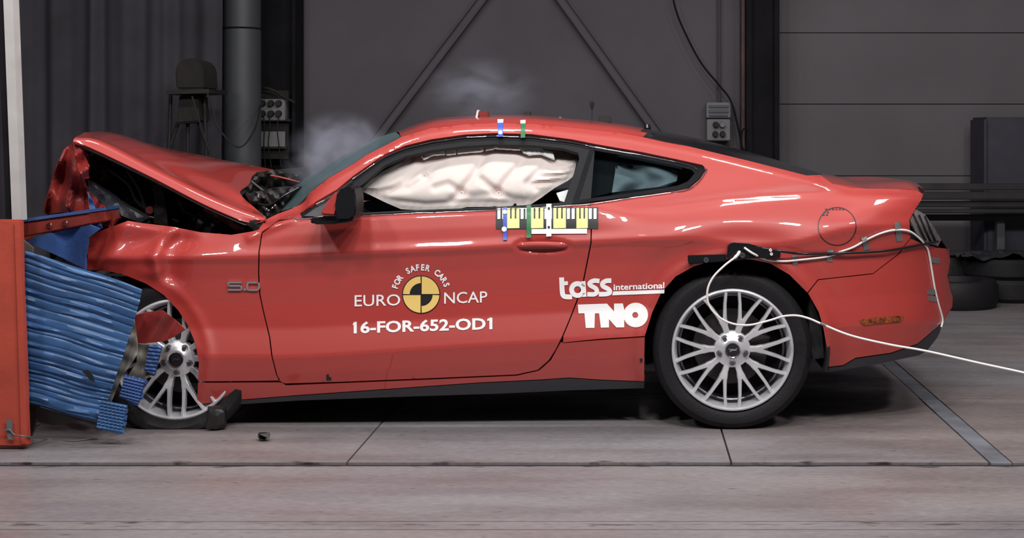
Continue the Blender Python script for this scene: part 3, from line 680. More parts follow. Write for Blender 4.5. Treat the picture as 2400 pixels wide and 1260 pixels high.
# cowl area between hood and windscreen
crag('cowl', [(560, 453), (590, 430), (600, 404), (640, 398), (700, 410), (702, 428), (640, 470), (640, 500), (626, 513), (610, 505)], 0.72, 1.4, M['engine'], car, 0.02, 11, 9)
crag('cowl_tray', [(575, 455), (640, 440), (690, 440), (652, 500), (625, 513), (606, 498)], 0.35, 0.55, M['engine'], car, 0.012, 12, 7)
tube('cowl_trim', [P(634, 411, 0.62), P(660, 416, 0.62), P(702, 427, 0.62)], 0.005, M['rust'], car, sm=4)
tube('cowl_trim', [P(590, 425, 0.55), P(615, 445, 0.5), P(645, 465, 0.45)], 0.005, M['sheet'], car, sm=4)
tube('wiper_arm', [P(606, 478, 0.34), P(632, 480, 0.32), P(660, 462, 0.32), P(700, 440, 0.36)], 0.006, M['gloss_black'], car, sm=4)
for x, y in ((606, 459), (625, 491), (639, 488), (630, 494), (645, 482)):
    V, Fs = lathe_vf([(0, -0.006), (0.006, -0.003), (0.008, 0.004), (0, 0.008)], 8, 'Y', P(x, y, 0.3)); mesh_obj('chrome_clip', V, Fs, M['chrome'], car)
crag('hood_hinge', [(572, 520), (600, 514), (612, 520), (610, 538), (596, 540)], 0.10, 0.16, M['void'], car, 0.004, 12, 6)

# crushed nose
def nose(x, y): return 0.20+0.05*math.sin(x*0.10+y*0.03)+0.035*math.sin(x*0.05-y*0.06+1)+0.02*math.sin(x*0.21+y*0.02)+0.0009*(208-x)
panel('crumpled_fascia', [(169, 334), (150, 350), (138, 376), (130, 402), (118, 440), (108, 476), (105, 500), (140, 498), (208, 494), (206, 452), (200, 420), (208, 400), (208, 380), (200, 356), (187, 341)], nose, M['paint_dust'], car, step=6, th=0.01, sharp=24)
panel('torn_fender_edge', [(206, 448), (225, 466), (250, 490), (278, 515), (262, 533), (238, 528), (224, 500), (210, 470)], lambda x, y: 0.12+0.02*math.sin(x*0.2+y*0.1), M['paint_dust'], car, step=6, th=0.01, sharp=24)
panel('crumpled_fascia', [(172, 338), (186, 345), (200, 365), (208, 395), (208, 418), (196, 420), (184, 400), (178, 370)], lambda x, y: 0.13+0.03*math.sin(y*0.12+x*0.1), M['paint'], car, step=6, th=0.008, sharp=24)
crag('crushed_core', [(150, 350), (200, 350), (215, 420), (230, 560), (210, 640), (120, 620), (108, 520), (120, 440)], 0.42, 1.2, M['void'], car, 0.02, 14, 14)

# cabin interior
box('floor_pan', (-0.95, CAR_C, 0.24), (2.0, 1.66, 0.12), M['void'], car)
box('underbody', (0.62, CAR_C, 0.34), (1.1, 1.2, 0.16), M['void'], car)
crag('dashboard', [(700, 520), (840, 480), (870, 500), (880, 640), (700, 700)], 0.30, 1.6, M['void'], car, 0.01, 15, 18)
for sy in (0.34, 1.18):
    V, Fs = join_vf([boxvf((-0.45, sy+0.25, 0.52), (0.55, 0.5, 0.16), ry=-0.1), boxvf((-0.12, sy+0.25, 0.82), (0.15, 0.5, 0.66), ry=0.25), boxvf((0.0, sy+0.25, 1.16), (0.09, 0.26, 0.16), ry=0.2)])
    mesh_obj('front_seat', V, Fs, M['void'], car, smooth=False)
V, Fs = join_vf([boxvf((0.55, CAR_C, 0.62), (0.45, 1.3, 0.14)), boxvf((0.88, CAR_C, 0.82), (0.14, 1.3, 0.42), ry=0.4)]); mesh_obj('rear_seat', V, Fs, M['void'], car, smooth=False)
box('headliner', (-0.15, CAR_C, 1.235), (0.9, 1.0, 0.03), M['void'], car)
# glass + black frames around the side windows
pane_door = [(735, 502), (790, 470), (850, 425), (905, 375), (950, 352), (1011, 338), (1089, 328), (1160, 325), (1246, 328), (1330, 337), (1368, 350), (1340, 430), (1322, 480), (1160, 492), (949, 500), (832, 505)]
frame_o = [(692, 509)]+win_top[1:13]+[(1384, 476), (1322, 481), (1160, 489), (949, 497), (832, 503)]
frame_i = [(760, 500), (800, 468), (850, 432), (900, 388), (950, 366), (1011, 352), (1089, 342), (1160, 338), (1246, 340), (1320, 347), (1355, 358), (1358, 372), (1340, 420), (1322, 474), (1160, 485), (949, 493), (836, 499)]
panel('window_frame', frame_o, lambda x, y: surf(x, y)+0.016, M['black'], car, step=9, holes=[frame_i], mirror=True, th=0.02)
panel('door_glass', [(x, y) for x, y in frame_i], lambda x, y: surf(x, y)+0.030, M['glass'], car, step=22, th=0.004, mirror=True)
qf_o = [(1386, 337), (1395, 338), (1505, 357), (1587, 374), (1646, 388), (1654, 397), (1638, 419), (1613, 440), (1587, 446), (1477, 461), (1350, 477), (1340, 477)]
qf_i = [(1392, 352), (1500, 370), (1587, 388), (1622, 398), (1628, 406), (1612, 425), (1585, 436), (1477, 452), (1356, 468)]
panel('quarter_window_frame', qf_o, lambda x, y: surf(x, y)+0.012, M['gloss_black'], car, step=9, holes=[qf_i], mirror=True, th=0.02)
panel('quarter_glass', qf_i, lambda x, y: surf(x, y)+0.018, M['glass_d'], car, step=22, th=0.004, mirror=True)
# inner C pillar trim seen through the quarter glass
panel('pillar_trim', [(1360, 345), (1470, 360), (1448, 385), (1436, 450), (1340, 475), (1330, 470)], lambda x, y: surf(x, y)+0.09, M['void'], car, step=18)
panel('pillar_trim', [(1436, 451), (1600, 432), (1650, 395), (1650, 440), (1560, 470), (1430, 480)], lambda x, y: surf(x, y)+0.09, M['void'], car, step=18)
panel('pillar_trim', [(1440, 350), (1650, 385), (1630, 410), (1560, 392), (1500, 384), (1444, 384)], lambda x, y: surf(x, y)+0.09, M['void'], car, step=18)
panel('rear_curtain_airbag', [(1444, 388), (1500, 386), (1550, 392), (1590, 405), (1586, 424), (1540, 438), (1434, 451)], lambda x, y: surf(x, y)+0.10+0.03*math.sin(x*0.06+1.3*math.sin(y*0.07))+0.01*math.sin(y*0.13+x*0.03), M['bag_g'], car, step=6)
# bright mouldings
def mould(pts, dy=0, r=0.0035, m='chrome', lift=0.004):
    pts = dens(pts, 25, False)
    tube('window_moulding', [P(x, y+dy, surf(x, y+dy)-lift) for x, y in pts], r, M[m], car, seg=6, sm=2)
mould([(690, 512), (760, 511), (832, 506.5), (949, 500), (1089, 495), (1250, 487.5), (1384, 478.5), (1477, 464), (1587, 449)], r=0.0022)
mould([(1587, 449), (1617, 442), (1642, 421), (1657, 396)], r=0.003)
mould([(826, 420), (857, 398), (903, 367), (949, 348), (1011, 333), (1089, 322), (1160, 319), (1246, 322), (1339, 333), (1395, 345)], r=0.0022, lift=-0.006)
mould([(1395, 345), (1505, 364), (1587, 380), (1624, 390), (1634, 398)], r=0.003, lift=-0.008)
mould([(742, 480), (789, 452), (826, 424)], r=0.007, lift=0.0)

# curtain airbag filling the door window
bag_o = [(833, 441), (850, 430), (872, 420), (900, 400), (925, 386), (950, 374), (968, 362), (992, 368), (1030, 360), (1080, 352), (1125, 348), (1160, 343), (1210, 348), (1240, 361), (1270, 360), (1296, 375), (1305, 368), (1356, 372), (1352, 400), (1345, 412), (1330, 424), (1300, 440), (1270, 462), (1236, 484), (1200, 486), (1160, 484), (1095, 485), (1060, 492), (1000, 493), (940, 490), (905, 475), (870, 458)]
val = [([(850, 450), (880, 452), (915, 447), (945, 432), (975, 402), (1000, 385), (1030, 370)], 11, 0.55),
       ([(915, 447), (960, 440), (1000, 418), (1015, 395), (1040, 380)], 8, 0.35),
       ([(1150, 345), (1128, 378), (1110, 412), (1082, 450), (1060, 470)], 10, 0.55), ([(1082, 452), (1050, 430), (1020, 440)], 8, 0.35),
       ([(1236, 362), (1215, 390), (1188, 420), (1168, 452)], 9, 0.5), ([(1168, 452), (1140, 432), (1128, 420)], 8, 0.45),
       ([(1288, 378), (1262, 402), (1238, 428), (1255, 442)], 9, 0.5), ([(870, 458), (930, 472), (1000, 479), (1080, 474), (1160, 474), (1230, 478)], 6, 0.4),
       ([(1250, 430), (1300, 428), (1340, 420)], 5, 0.55), ([(1265, 412), (1310, 412), (1348, 405)], 4, 0.4), ([(1285, 396), (1320, 398), (1352, 390)], 4, 0.4), ([(1300, 382), (1354, 380)], 4, 0.4),
       ([(1168, 452), (1200, 466), (1236, 470)], 8, 0.35), ([(1082, 452), (1110, 462), (1168, 452)], 10, 0.3)]
bag_closed = bag_o+[bag_o[0]]
def bagd(x, y):
    h = 1-math.exp(-(segd(x, y, bag_closed)/26)**1.3)
    for pl, w_, a in val: h *= 1-0.75*a*gauss(segd(x, y, pl), w_)
    for cx_, cy_ in ((995, 412), (1082, 452), (1169, 452)): h *= 1-0.5*gauss(math.hypot(x-cx_, y-cy_), 7)
    h += 0.015*math.sin(x*0.3+y*0.2)*gauss(segd(x, y, bag_closed), 12)
    return surf(x, y)+0.13-0.08*h
panel('curtain_airbag', bag_o, bagd, M['bag'], car, step=4.5, th=0.01)
for i, pl in enumerate([[(985, 364), (1008, 352), (1040, 348), (1041, 361), (1018, 362), (992, 372)], [(1044, 348), (1066, 346), (1067, 360), (1045, 362)], [(1070, 346), (1134, 344), (1134, 352), (1071, 359)], [(1137, 343), (1200, 342), (1218, 346), (1218, 350), (1160, 347), (1138, 352)], [(1222, 346), (1264, 349), (1266, 360), (1240, 362), (1226, 356)], [(1268, 350), (1296, 356), (1300, 372), (1286, 368), (1268, 358)]]):
    panel('airbag_tab', pl, lambda x, y: surf(x, y)+0.075+0.004*math.sin(x*0.5), M['bag_w'], car, step=7, th=0.01)
panel('headliner_edge', [(1270, 345), (1356, 352), (1356, 372), (1300, 380), (1285, 366)], lambda x, y: surf(x, y)+0.12, M['foil'], car, step=10)
for cx_, cy_ in ((995, 412), (1082, 452), (1169, 452)):
    V, Fs = lathe_vf([(0, 0.002), (0.003, 0.0), (0.003, -0.006), (0.009, -0.006), (0.012, 0.003)], 14, 'Y', P(cx_, cy_, bagd(cx_, cy_)-0.002)); mesh_obj('airbag_stud', V, Fs, M['bag_w'], car)
# torn bag edge near B pillar
panel('airbag_flap', [(1304, 452), (1332, 444), (1326, 474), (1312, 470)], lambda x, y: surf(x, y)+0.06, M['bag_w'], car, step=7)

# door mirror
mir = empty('door_mirror', P(800, 515, -0.05), parent=car)
prism('mirror_cap', [(787, 449), (770, 466), (758, 488), (748, 503), (786, 506), (787, 480), (793, 455)], -0.19, -0.02, M['paint'], mir, bevel=0.008)
prism('mirror_housing', [(790, 447), (805, 439), (826, 437), (833, 450), (834, 480), (833, 509), (818, 518), (788, 518), (784, 505), (785, 480)], -0.20, -0.02, M['black'], mir, bevel=0.01)
prism('mirror_base', [(723, 518), (728, 509), (760, 506), (834, 507), (822, 521), (780, 525), (735, 526)], -0.16, 0.03, M['gloss_black'], mir, bevel=0.008)
# sail triangle
panel('mirror_sail', [(712, 506), (745, 484), (790, 452), (800, 500), (795, 508)], lambda x, y: surf(x, y)+0.006, M['skirt'], car, step=10)

# door handle
V, Fs = tube_vf([P(x, 572+1.0*((x-1270)/60)**2*3, -0.004+0.016*((x-1270)/62)**2) for x in np.linspace(1212, 1330, 14)], [0.005]+[0.012]*12+[0.005], 10)
hd = mesh_obj('door_handle', V, Fs, M['paint'], car)
# panel-gap line of fuel flap
def decal(name, polys, m, lift=0.0035, step=12, parent=None, fn=surf):
    parts = []
    for pl in polys:
        hs = []
        if isinstance(pl, tuple): pl, hs = pl
        V_, T_ = tri2d(pl, step, hs); parts.append(thick_mesh([P(x, y, fn(x, y)-lift) for x, y in V_], T_, 0.0015))
    V_, F_ = join_vf(parts); return mesh_obj(name, V_, F_, m, parent or car, sharp=60)
def circ(cx_, cy_, r, n=40, a0=0, a1=2*PI, close=True):
    return [(cx_+r*math.cos(a0+(a1-a0)*i/(n if close else n-1)), cy_-r*math.sin(a0+(a1-a0)*i/(n if close else n-1))) for i in range(n)]
decal('fuel_flap_seam', [([*circ(1962, 530, 45.5, 56)], [circ(1962, 530, 43.6, 56)])], M['ink'], lift=0.002, step=14)
for y, x0, x1 in ((490, 1934, 1982), (497, 1930, 1950), (503, 1928, 1948)):
    decal('fuel_flap_marking', [[(x, y-1.5), (min(x+5, x1), y-1.5), (min(x+5, x1), y+1.5), (x, y+1.5)] for x in range(x0, x1-5, 8)], M['ink'], lift=0.002)
# small jack notch below the door
decal('sill_notch', [[(765, 878), (770, 877), (771, 884), (776, 884), (776, 890), (765, 891)]], M['ink'])

# roundel
RX, RY, RR = 987.0, 690.0, 44.5
decal('roundel_ring', [circ(RX, RY, RR, 56)], M['ink'], 0.003, 9)
q_ = 42.5
def sector(a0, a1, r0, r1, n=16):
    o = [(RX+r1*math.cos(a0+(a1-a0)*i/n), RY-r1*math.sin(a0+(a1-a0)*i/n)) for i in range(n+1)]
    i_ = [(RX+r0*math.cos(a0+(a1-a0)*i/n), RY-r0*math.sin(a0+(a1-a0)*i/n)) for i in range(n, -1, -1)] if r0 > 3 else [(RX+2*math.cos((a0+a1)/2), RY-2*math.sin((a0+a1)/2))]
    return o+i_
decal('roundel_field', [sector(0.035, PI/2-0.035, 2, q_), sector(PI+0.035, 1.5*PI-0.035, 2, q_), sector(PI/2+0.035, PI-0.035, 27, q_), sector(1.5*PI+0.035, 2*PI-0.035, 27, q_)], M['yellow'], 0.005, 9)

def text_mesh(s, bold=0.0):
    cu = bpy.data.curves.new('lettering', 'FONT'); cu.body = s; cu.size = 1.0; cu.offset = bold; cu.resolution_u = 3
    ob = bpy.data.objects.new('lettering', cu); COL.objects.link(ob); bpy.context.view_layer.update()
    dg = bpy.context.evaluated_depsgraph_get(); me_ = ob.evaluated_get(dg).to_mesh()
    bm = bmesh.new(); bm.from_mesh(me_); bmesh.ops.triangulate(bm, faces=bm.faces)
    for _ in range(4):
        L = [e for e in bm.edges if e.calc_length() > 0.3]
        if L: bmesh.ops.subdivide_edges(bm, edges=L, cuts=1); bmesh.ops.triangulate(bm, faces=bm.faces)
    bm.verts.index_update(); V_ = [(v.co.x, v.co.y) for v in bm.verts]; F_ = [tuple(v.index for v in f.verts) for f in bm.faces]; bm.free()
    ob.evaluated_get(dg).to_mesh_clear(); bpy.data.objects.remove(ob, do_unlink=True)
    return V_, F_
def text_decal(name, s, b0, b1, hgt, m, bold=0.0, lift=0.0035, fn=surf):
    V_, F_ = text_mesh(s, bold)
    xs_ = [v[0] for v in V_]; ys_ = [v[1] for v in V_]; x0, x1 = min(xs_), max(xs_); y0 = 0.0; cap = max(ys_)
    out = []
    for x, y in V_:
        t = (x-x0)/(x1-x0); out.append((b0[0]+(b1[0]-b0[0])*t, b0[1]+(b1[1]-b0[1])*t-(y-y0)/cap*hgt))
    A_, Fx = thick_mesh([P(x, y, fn(x, y)-lift) for x, y in out], F_, 0.0015)
    return mesh_obj(name, A_, Fx, m, car, sharp=60)
text_decal('programme_lettering', 'EURO', (831, 717.5), (938, 715), 26, M['white'], 0.004)
text_decal('programme_lettering', 'NCAP', (1041, 711), (1142, 708), 26, M['white'], 0.004)
text_decal('test_number_lettering', '16-FOR-652-OD1', (829, 780), (1154, 770), 26.5, M['white'], 0.028)
decal('test_number_lettering', [[(827, 762), (827, 757.5), (834, 753.5), (836, 753.5), (836, 759)]], M['white'])
decal('test_number_lettering', [[(1142, 752), (1142, 747.5), (1149, 743.5), (1151, 743.5), (1151, 749)]], M['white'])
# arc lettering
s = 'FOR SAFER CARS'; a_ = math.radians(163); da = math.radians(142)/(len(s)-1)
parts = []
for i, ch in enumerate(s):
    if ch == ' ': continue
    V_, F_ = text_mesh(ch, 0.03); xs_ = [v[0] for v in V_]; cxm = (min(xs_)+max(xs_))/2; cap = max(v[1] for v in V_)
    an = a_-da*i; k = 14.0/cap; rad = 57.0; ux, uy = math.sin(an), math.cos(an)   # tangent direction in image space
    out = []
    for x, y in V_:
        r = rad+y*k; tx = (x-cxm)*k*0.85
        X = RX+r*math.cos(an)+tx*math.sin(an); Yp = RY-(r*math.sin(an)-tx*math.cos(an))
        out.append((X, Yp))
    parts.append(thick_mesh([P(x, y, surf(x, y)-0.0035) for x, y in out], F_, 0.0015))
V_, F_ = join_vf(parts); mesh_obj('arc_lettering', V_, F_, M['white'], car, sharp=60)

def cc(l): return [(1240+x*0.1587, 600+y*0.1587) for x, y in l]
decal('sponsor_lettering', [cc([(720, 715), (1150, 700), (1255, 815), (1255, 700), (1385, 698), (1405, 780), (1405, 1050), (1290, 1052), (1180, 930), (1180, 1052), (1060, 1055), (1035, 845), (972, 845), (966, 1058), (838, 1060), (818, 843), (730, 845)]), (circ(1240+1575*0.1587, 600+868*0.1587, 28.8, 36), [circ(1240+1568*0.1587, 600+868*0.1587, 7.0, 18)])], M['white'], 0.0035, 8)
def stroke(pts, w_, n=5):
    p = smoothpoly(pts, n) if len(pts) > 2 else pts; L = []; R = []
    for i, q in enumerate(p):
        a, b = p[max(i-1, 0)], p[min(i+1, len(p)-1)]; dx, dy = b[0]-a[0], b[1]-a[1]; l = math.hypot(dx, dy) or 1
        L.append((q[0]-dy/l*w_/2, q[1]+dx/l*w_/2)); R.append((q[0]+dy/l*w_/2, q[1]-dx/l*w_/2))
    return L+R[::-1]
T1 = [cc(stroke([(480, 315), (490, 520), (510, 585), (560, 600), (635, 600)], 72)), cc([(500, 375), (572, 370), (575, 425), (500, 432)]),
      (circ(1240+715*0.1587, 600+492*0.1587, 19.5, 30), [circ(1240+715*0.1587, 600+495*0.1587, 8.2, 20)]), cc(stroke([(800, 370), (818, 600)], 62)),
      cc(stroke([(1040, 368), (960, 362), (900, 392), (905, 430), (985, 478), (1000, 530), (960, 562), (860, 562)], 66)),
      cc(stroke([(1215, 362), (1140, 365), (1085, 400), (1095, 445), (1175, 490), (1192, 535), (1140, 558), (1030, 562)], 68)),
      cc([(1225, 578), (1245, 520), (2000, 495), (1996, 548)])]
decal('sponsor_lettering', T1, M['white'], 0.0035, 8)
text_decal('sponsor_small_lettering', 'international', (1438, 679.5), (1557, 675), 14, M['white'], 0.02)
# 5.0 badge
def badge(polys):
    parts = []
    for pl in polys:
        V_, T_ = tri2d(pl, 6); parts.append(thick_mesh([P(x, y, surf(x, y)-0.010) for x, y in V_], T_, 0.009))
    V_, F_ = join_vf(parts); return mesh_obj('engine_badge', V_, F_, M['chrome'], car, sharp=30)
badge([stroke([(566, 661.5), (538, 661.5)], 4.5), stroke([(536, 660), (535, 670)], 4.5), stroke([(535, 669), (564, 669)], 4.5), stroke([(565, 668), (566, 679)], 4.5), stroke([(566, 678.5), (534, 678.5)], 4.5),
       stroke([(571, 678), (577, 678)], 5), stroke([(604, 661.5), (583, 662), (580, 666), (580, 675), (583, 678.5), (600, 679), (606, 676), (607, 666), (603, 661.5)], 4.5)])
# measuring strip
def rc(x, y): return (1060+x*0.3096, 230+y*0.3096)
def rr(x0, x1, y0, y1): return [rc(x0, y0), rc(x1, y0-2), rc(x1, y1-2), rc(x0, y1)]
decal('scale_sticker', [rr(330, 1105, 826, 990)], M['ink'], 0.003, 9)
big = [(415, 508), (592, 690), (765, 860), (940, 1026)]
pol = []
for a, b in big:
    w_ = (b-a-24)/3
    pol += [rr(a, b, 912, 984)]
    for k in range(3): pol += [rr(a+k*(w_+12), a+k*(w_+12)+w_, 832, 914)]
for p_ in pol: decal('scale_mark', [p_], M['lemon'], 0.005, 9)
pol = []
for a in (340, 376, 516, 552, 696, 730, 866, 902, 1032, 1068): pol += [rr(a+2, a+24, 834, 914)]
for p_ in pol: decal('scale_mark', [p_], M['white'], 0.005, 9)
decal('blue_tape_mark', [rr(384, 414, 826, 1075)], M['blue_v'], 0.008, 9); decal('green_tape_mark', [rr(562, 596, 812, 1056)], M['green_v'], 0.008, 9)
decal('white_tape_and_highlight', [rr(712, 750, 800, 1046)], M['white'], 0.009, 9); decal('white_tape_and_highlight', [rr(600, 1020, 990, 1026)], M['white'], 0.007, 9)  # long strip under the scale is a lamp highlight painted white
for p_ in (circ(*rc(398, 860), 5, 14), circ(*rc(393, 990), 6, 14)): decal('target_dot', [p_], M['white'], 0.0115, 6)
for p_ in (circ(*rc(731, 832), 3, 12), circ(*rc(731, 975), 3, 12)): decal('target_dot', [p_], M['ink'], 0.0125, 6)
decal('blue_tape_mark', [rr(345, 384, 166, 292)], M['blue_v'], 0.006, 6); decal('green_tape_mark', [rr(518, 552, 170, 300)], M['green_v'], 0.006, 6)
decal('white_tape_and_highlight', [rr(343, 386, 160, 185), rr(516, 554, 166, 190), circ(*rc(364, 257), 5, 14)], M['white'], 0.009, 6)

# roof items
prism('roof_bracket', [(1120, 262), (1143, 259), (1146, 280), (1124, 284)], 0.55, 0.62, M['rust'], car, bevel=0.003)
prism('roof_bracket_edge', [(1118, 258), (1122, 257), (1118, 283), (1112, 285)], 0.54, 0.60, M['cable'], car)
prism('roof_sensor', [(1227, 261), (1243, 261), (1243, 272), (1227, 272)], 0.9, 0.96, M['ink'], car, bevel=0.003)
prism('roof_sensor', [(1402, 271), (1431, 272), (1433, 288), (1402, 287)], 0.8, 0.9, M['ink'], car, bevel=0.004)
tube('antenna', [P(1387.5, 284, 0.9), P(1387.5, 252, 0.9)], 0.0022, M['ink'], car, sm=0)
V, Fs = lathe_vf([(0, -0.022), (0.006, -0.018), (0.010, 0.0), (0.010, 0.016), (0, 0.02)], 12, 'Z', P(1387.5, 246, 0.9)); mesh_obj('antenna_tip', V, Fs, M['ink'], car)
V, Fs = lathe_vf([(0, -0.01), (0.006, -0.007), (0.009, 0.0), (0.006, 0.007), (0, 0.01)], 12, 'Z', P(1313, 274, 0.85)); mesh_obj('roof_stud', V, Fs, M['chrome'], car)
V, Fs = lathe_vf([(0, -0.02), (0.012, -0.016), (0.018, 0.0), (0.012, 0.016), (0, 0.02)], 16, 'Z', P(1517, 299, 0.5)); mesh_obj('roof_camera', V, Fs, M['gloss_black'], car)
prism('roof_camera_mount', [(1504, 302), (1530, 304), (1534, 314), (1500, 318)], 0.42, 0.5, M['ink'], car, bevel=0.003)

# ---- wheels
def make_wheel(name, parent, loc, squash=False):
    e = empty(name, loc, parent=parent); c0 = Vector(loc)
    R, Rr = 0.345, 0.262
    pr = [(Rr-0.006, 0.03), (Rr+0.004, 0.006), (Rr+0.03, -0.008), (Rr+0.055, -0.006), (R-0.012, 0.008), (R-0.002, 0.025), (R, 0.045), (R, 0.20), (R-0.01, 0.235), (Rr+0.04, 0.25), (Rr, 0.23)]
    V_, F_ = lathe_vf(pr, 72, 'Y', c0)
    if squash: V_ = [Vector((v.x, v.y-(0.03*sstep(0.12, 0.0, v.z) if v.z < 0.12 else 0), max(v.z, 0.002))) for v in V_]
    mesh_obj('tyre', V_, F_, M['rubber'], e)
    pr = [(Rr+0.002, 0.004), (Rr-0.001, -0.004), (Rr-0.007, -0.006), (Rr-0.012, -0.001), (Rr-0.016, 0.012), (Rr-0.022, 0.03), (Rr-0.024, 0.06)]
    V_, F_ = lathe_vf(pr, 72, 'Y', c0); mesh_obj('rim_lip', V_, F_, M['alloy'], e)
    V_, F_ = lathe_vf([(Rr-0.024, 0.058), (Rr-0.030, 0.08), (Rr-0.032, 0.085), (Rr-0.038, 0.088), (Rr-0.034, 0.22)], 60, 'Y', c0); mesh_obj('rim_barrel', V_, F_, M['alloy_dark'], e)
    V_, F_ = lathe_vf([(0.0, 0.20), (Rr+0.02, 0.20)], 32, 'Y', c0); mesh_obj('wheel_back', V_, F_, M['void'], e)
    V_, F_ = lathe_vf([(0.07, 0.12), (0.165, 0.12), (0.168, 0.14), (0.07, 0.14)], 48, 'Y', c0); mesh_obj('brake_disc', V_, F_, M['disc'], e)
    V_, F_ = join_vf([boxvf(c0+Vector((0.115, 0.11, -0.02)), (0.08, 0.05, 0.15), ry=0.2)]); mesh_obj('brake_caliper', V_, F_, M['disc'], e, smooth=False)
    # Y spokes
    def pt(r, a, y): return c0+Vector((r*math.cos(a), y, r*math.sin(a)))
    def bar(path):      # path: (r, a, halfwidth, yfront)
        A_ = []; F_ = []
        n_ = len(path)
        for i, (r, a, hw, yf) in enumerate(path):
            p = pt(r, a, 0); q0 = path[max(i-1, 0)]; q1 = path[min(i+1, n_-1)]
            d_ = pt(q1[0], q1[1], 0)-pt(q0[0], q0[1], 0); d_.normalize(); s_ = Vector((-d_.z, 0, d_.x))
            A_ += [p-s_*hw*1.08+Vector((0, yf+0.028, 0)), p-s_*hw+Vector((0, yf+0.004, 0)), p-s_*hw*0.7+Vector((0, yf, 0)), p+s_*hw*0.7+Vector((0, yf, 0)), p+s_*hw+Vector((0, yf+0.004, 0)), p+s_*hw*1.08+Vector((0, yf+0.028, 0))]
        for i in range(n_-1):
            for k in range(6): F_.append((i*6+k, i*6+(k+1) % 6, (i+1)*6+(k+1) % 6, (i+1)*6+k))
        F_.append(tuple(range(6))); F_.append(tuple((n_-1)*6+k for k in range(5, -1, -1)))
        return A_, F_
    for k in range(10):
        a = k*2*PI/10; dl = math.radians(11.6)
        parts_ = [bar([(0.045, a, 0.018, 0.022), (0.075, a, 0.0125, 0.020), (0.10, a, 0.0125, 0.016), (0.125, a, 0.018, 0.010), (0.134, a, 0.016, 0.009)])]
        for sg in (-1, 1):
            parts_.append(bar([(0.118, a+sg*0.045, 0.010, 0.011), (0.145, a+sg*0.090, 0.0080, 0.009), (0.20, a+sg*0.152, 0.0068, 0.004), (Rr-0.010, a+sg*dl, 0.0066, -0.001)]))
        V_, F_ = join_vf(parts_); mesh_obj('spoke', V_, F_, M['alloy'], e, sharp=25)
    V_, F_ = lathe_vf([(0.034, 0.006), (0.040, 0.004), (0.050, 0.012), (0.078, 0.022), (0.080, 0.05)], 40, 'Y', c0); mesh_obj('hub', V_, F_, M['alloy'], e)
    V_, F_ = lathe_vf([(0.0, 0.004), (0.029, 0.003), (0.030, 0.0), (0.034, -0.002), (0.036, 0.004), (0.036, 0.012)], 32, 'Y', c0); mesh_obj('hub_cap_ring', V_, F_, M['chrome'], e)
    V_, F_ = lathe_vf([(0.0, 0.000), (0.027, 0.000), (0.029, 0.004)], 32, 'Y', c0); mesh_obj('hub_cap', V_, F_, M['ink'], e)
    hp = [(-0.020, 0.006), (-0.010, 0.004), (0.000, 0.005), (0.008, 0.003), (0.014, 0.006), (0.021, 0.009), (0.018, 0.003), (0.012, 0.0), (0.020, -0.004), (0.010, -0.003), (0.004, -0.003), (-0.006, -0.004), (-0.010, -0.009), (-0.014, -0.007), (-0.009, -0.001), (-0.016, 0.002)]
    V_, F_ = prism_vf([c0+Vector((x, -0.0035, z)) for x, z in hp], [c0+Vector((x, 0.001, z)) for x, z in hp]); mesh_obj('hub_cap_emblem', V_, F_, M['chrome'], e, smooth=False)
    for k in range(5):
        a = -PI/2+k*2*PI/5; q3 = pt(0.0585, a, 0.012)
        V_, F_ = join_vf([lathe_vf([(0.0, -0.010), (0.008, -0.010), (0.0105, -0.005), (0.0105, 0.004)], 6, 'Y', q3), lathe_vf([(0.0145, -0.001), (0.0155, 0.004)], 16, 'Y', q3)])
        mesh_obj('lug_nut', V_, F_, M['alloy_dark'], e)
    return e
wr = P(1717.5, 820, 0.0); wr.y = 0.005; wr.z = 0.345
make_wheel('wheel', car, wr)
wf = P(411, 842, 0.055)
e = make_wheel('wheel', car, wf, squash=True)
def dup_far(e, loc, rz=PI):
    n_ = e.copy(); COL.objects.link(n_); n_.location = Vector(loc)-WLOC[car.name]; n_.rotation_euler = (0, 0, rz)
    for ch in list(e.children): c_ = ch.copy(); COL.objects.link(c_); c_.parent = n_
    return n_
for o in [o for o in COL.objects if o.name.startswith('wheel') and o.parent == car and o.type == 'EMPTY']:
    if abs(WLOC[o.name].x-wr.x) < 0.01:
        dup_far(o, (wr.x, 2*CAR_C-wr.y, wr.z)); src = o
dup_far(src, (wf.x+0.1, 2*CAR_C-0.02, 0.345))
# arch liners
def liner(cx_, cy_, R_px, Y0, Y1, a0, a1):
    c0 = P(cx_, cy_, 0); r0 = R_px/545.0; V_ = []; n_ = 30
    for i in range(n_+1):
        a = a0+(a1-a0)*i/n_
        for r, y in ((r0, Y0), (r0, Y1), (r0+0.012, Y1), (r0+0.012, Y0)): V_.append(c0+Vector((r*math.cos(a), y, r*math.sin(a))))
    F_ = [(i*4+k, i*4+(k+1) % 4, (i+1)*4+(k+1) % 4, (i+1)*4+k) for i in range(n_) for k in range(4)]
    F_ += [(0, 1, 2, 3), tuple(n_*4+k for k in (3, 2, 1, 0))]
    mesh_obj('arch_liner', V_, F_, M['void'], car)
    V_, F_ = lathe_vf([(0.02, Y1), (r0, Y1)], 36, 'Y', (c0.x, 0, c0.z)); V_ = [v for v in V_]
    keep = [f for f in F_ if all(V_[i].z > 0.16 for i in f)]; mesh_obj('arch_wall', V_, keep, M['void'], car)
liner(1722, 818, 218, 0.012, 0.42, math.radians(-14), math.radians(188))
liner(262, 848, 198, 0.06, 0.42, math.radians(-8), math.radians(100))
crag('arch_flap', [(1900, 700), (1925, 760), (1932, 838), (1905, 842), (1895, 800)], 0.06, 0.20, M['void'], car, 0.003, 4, 10)

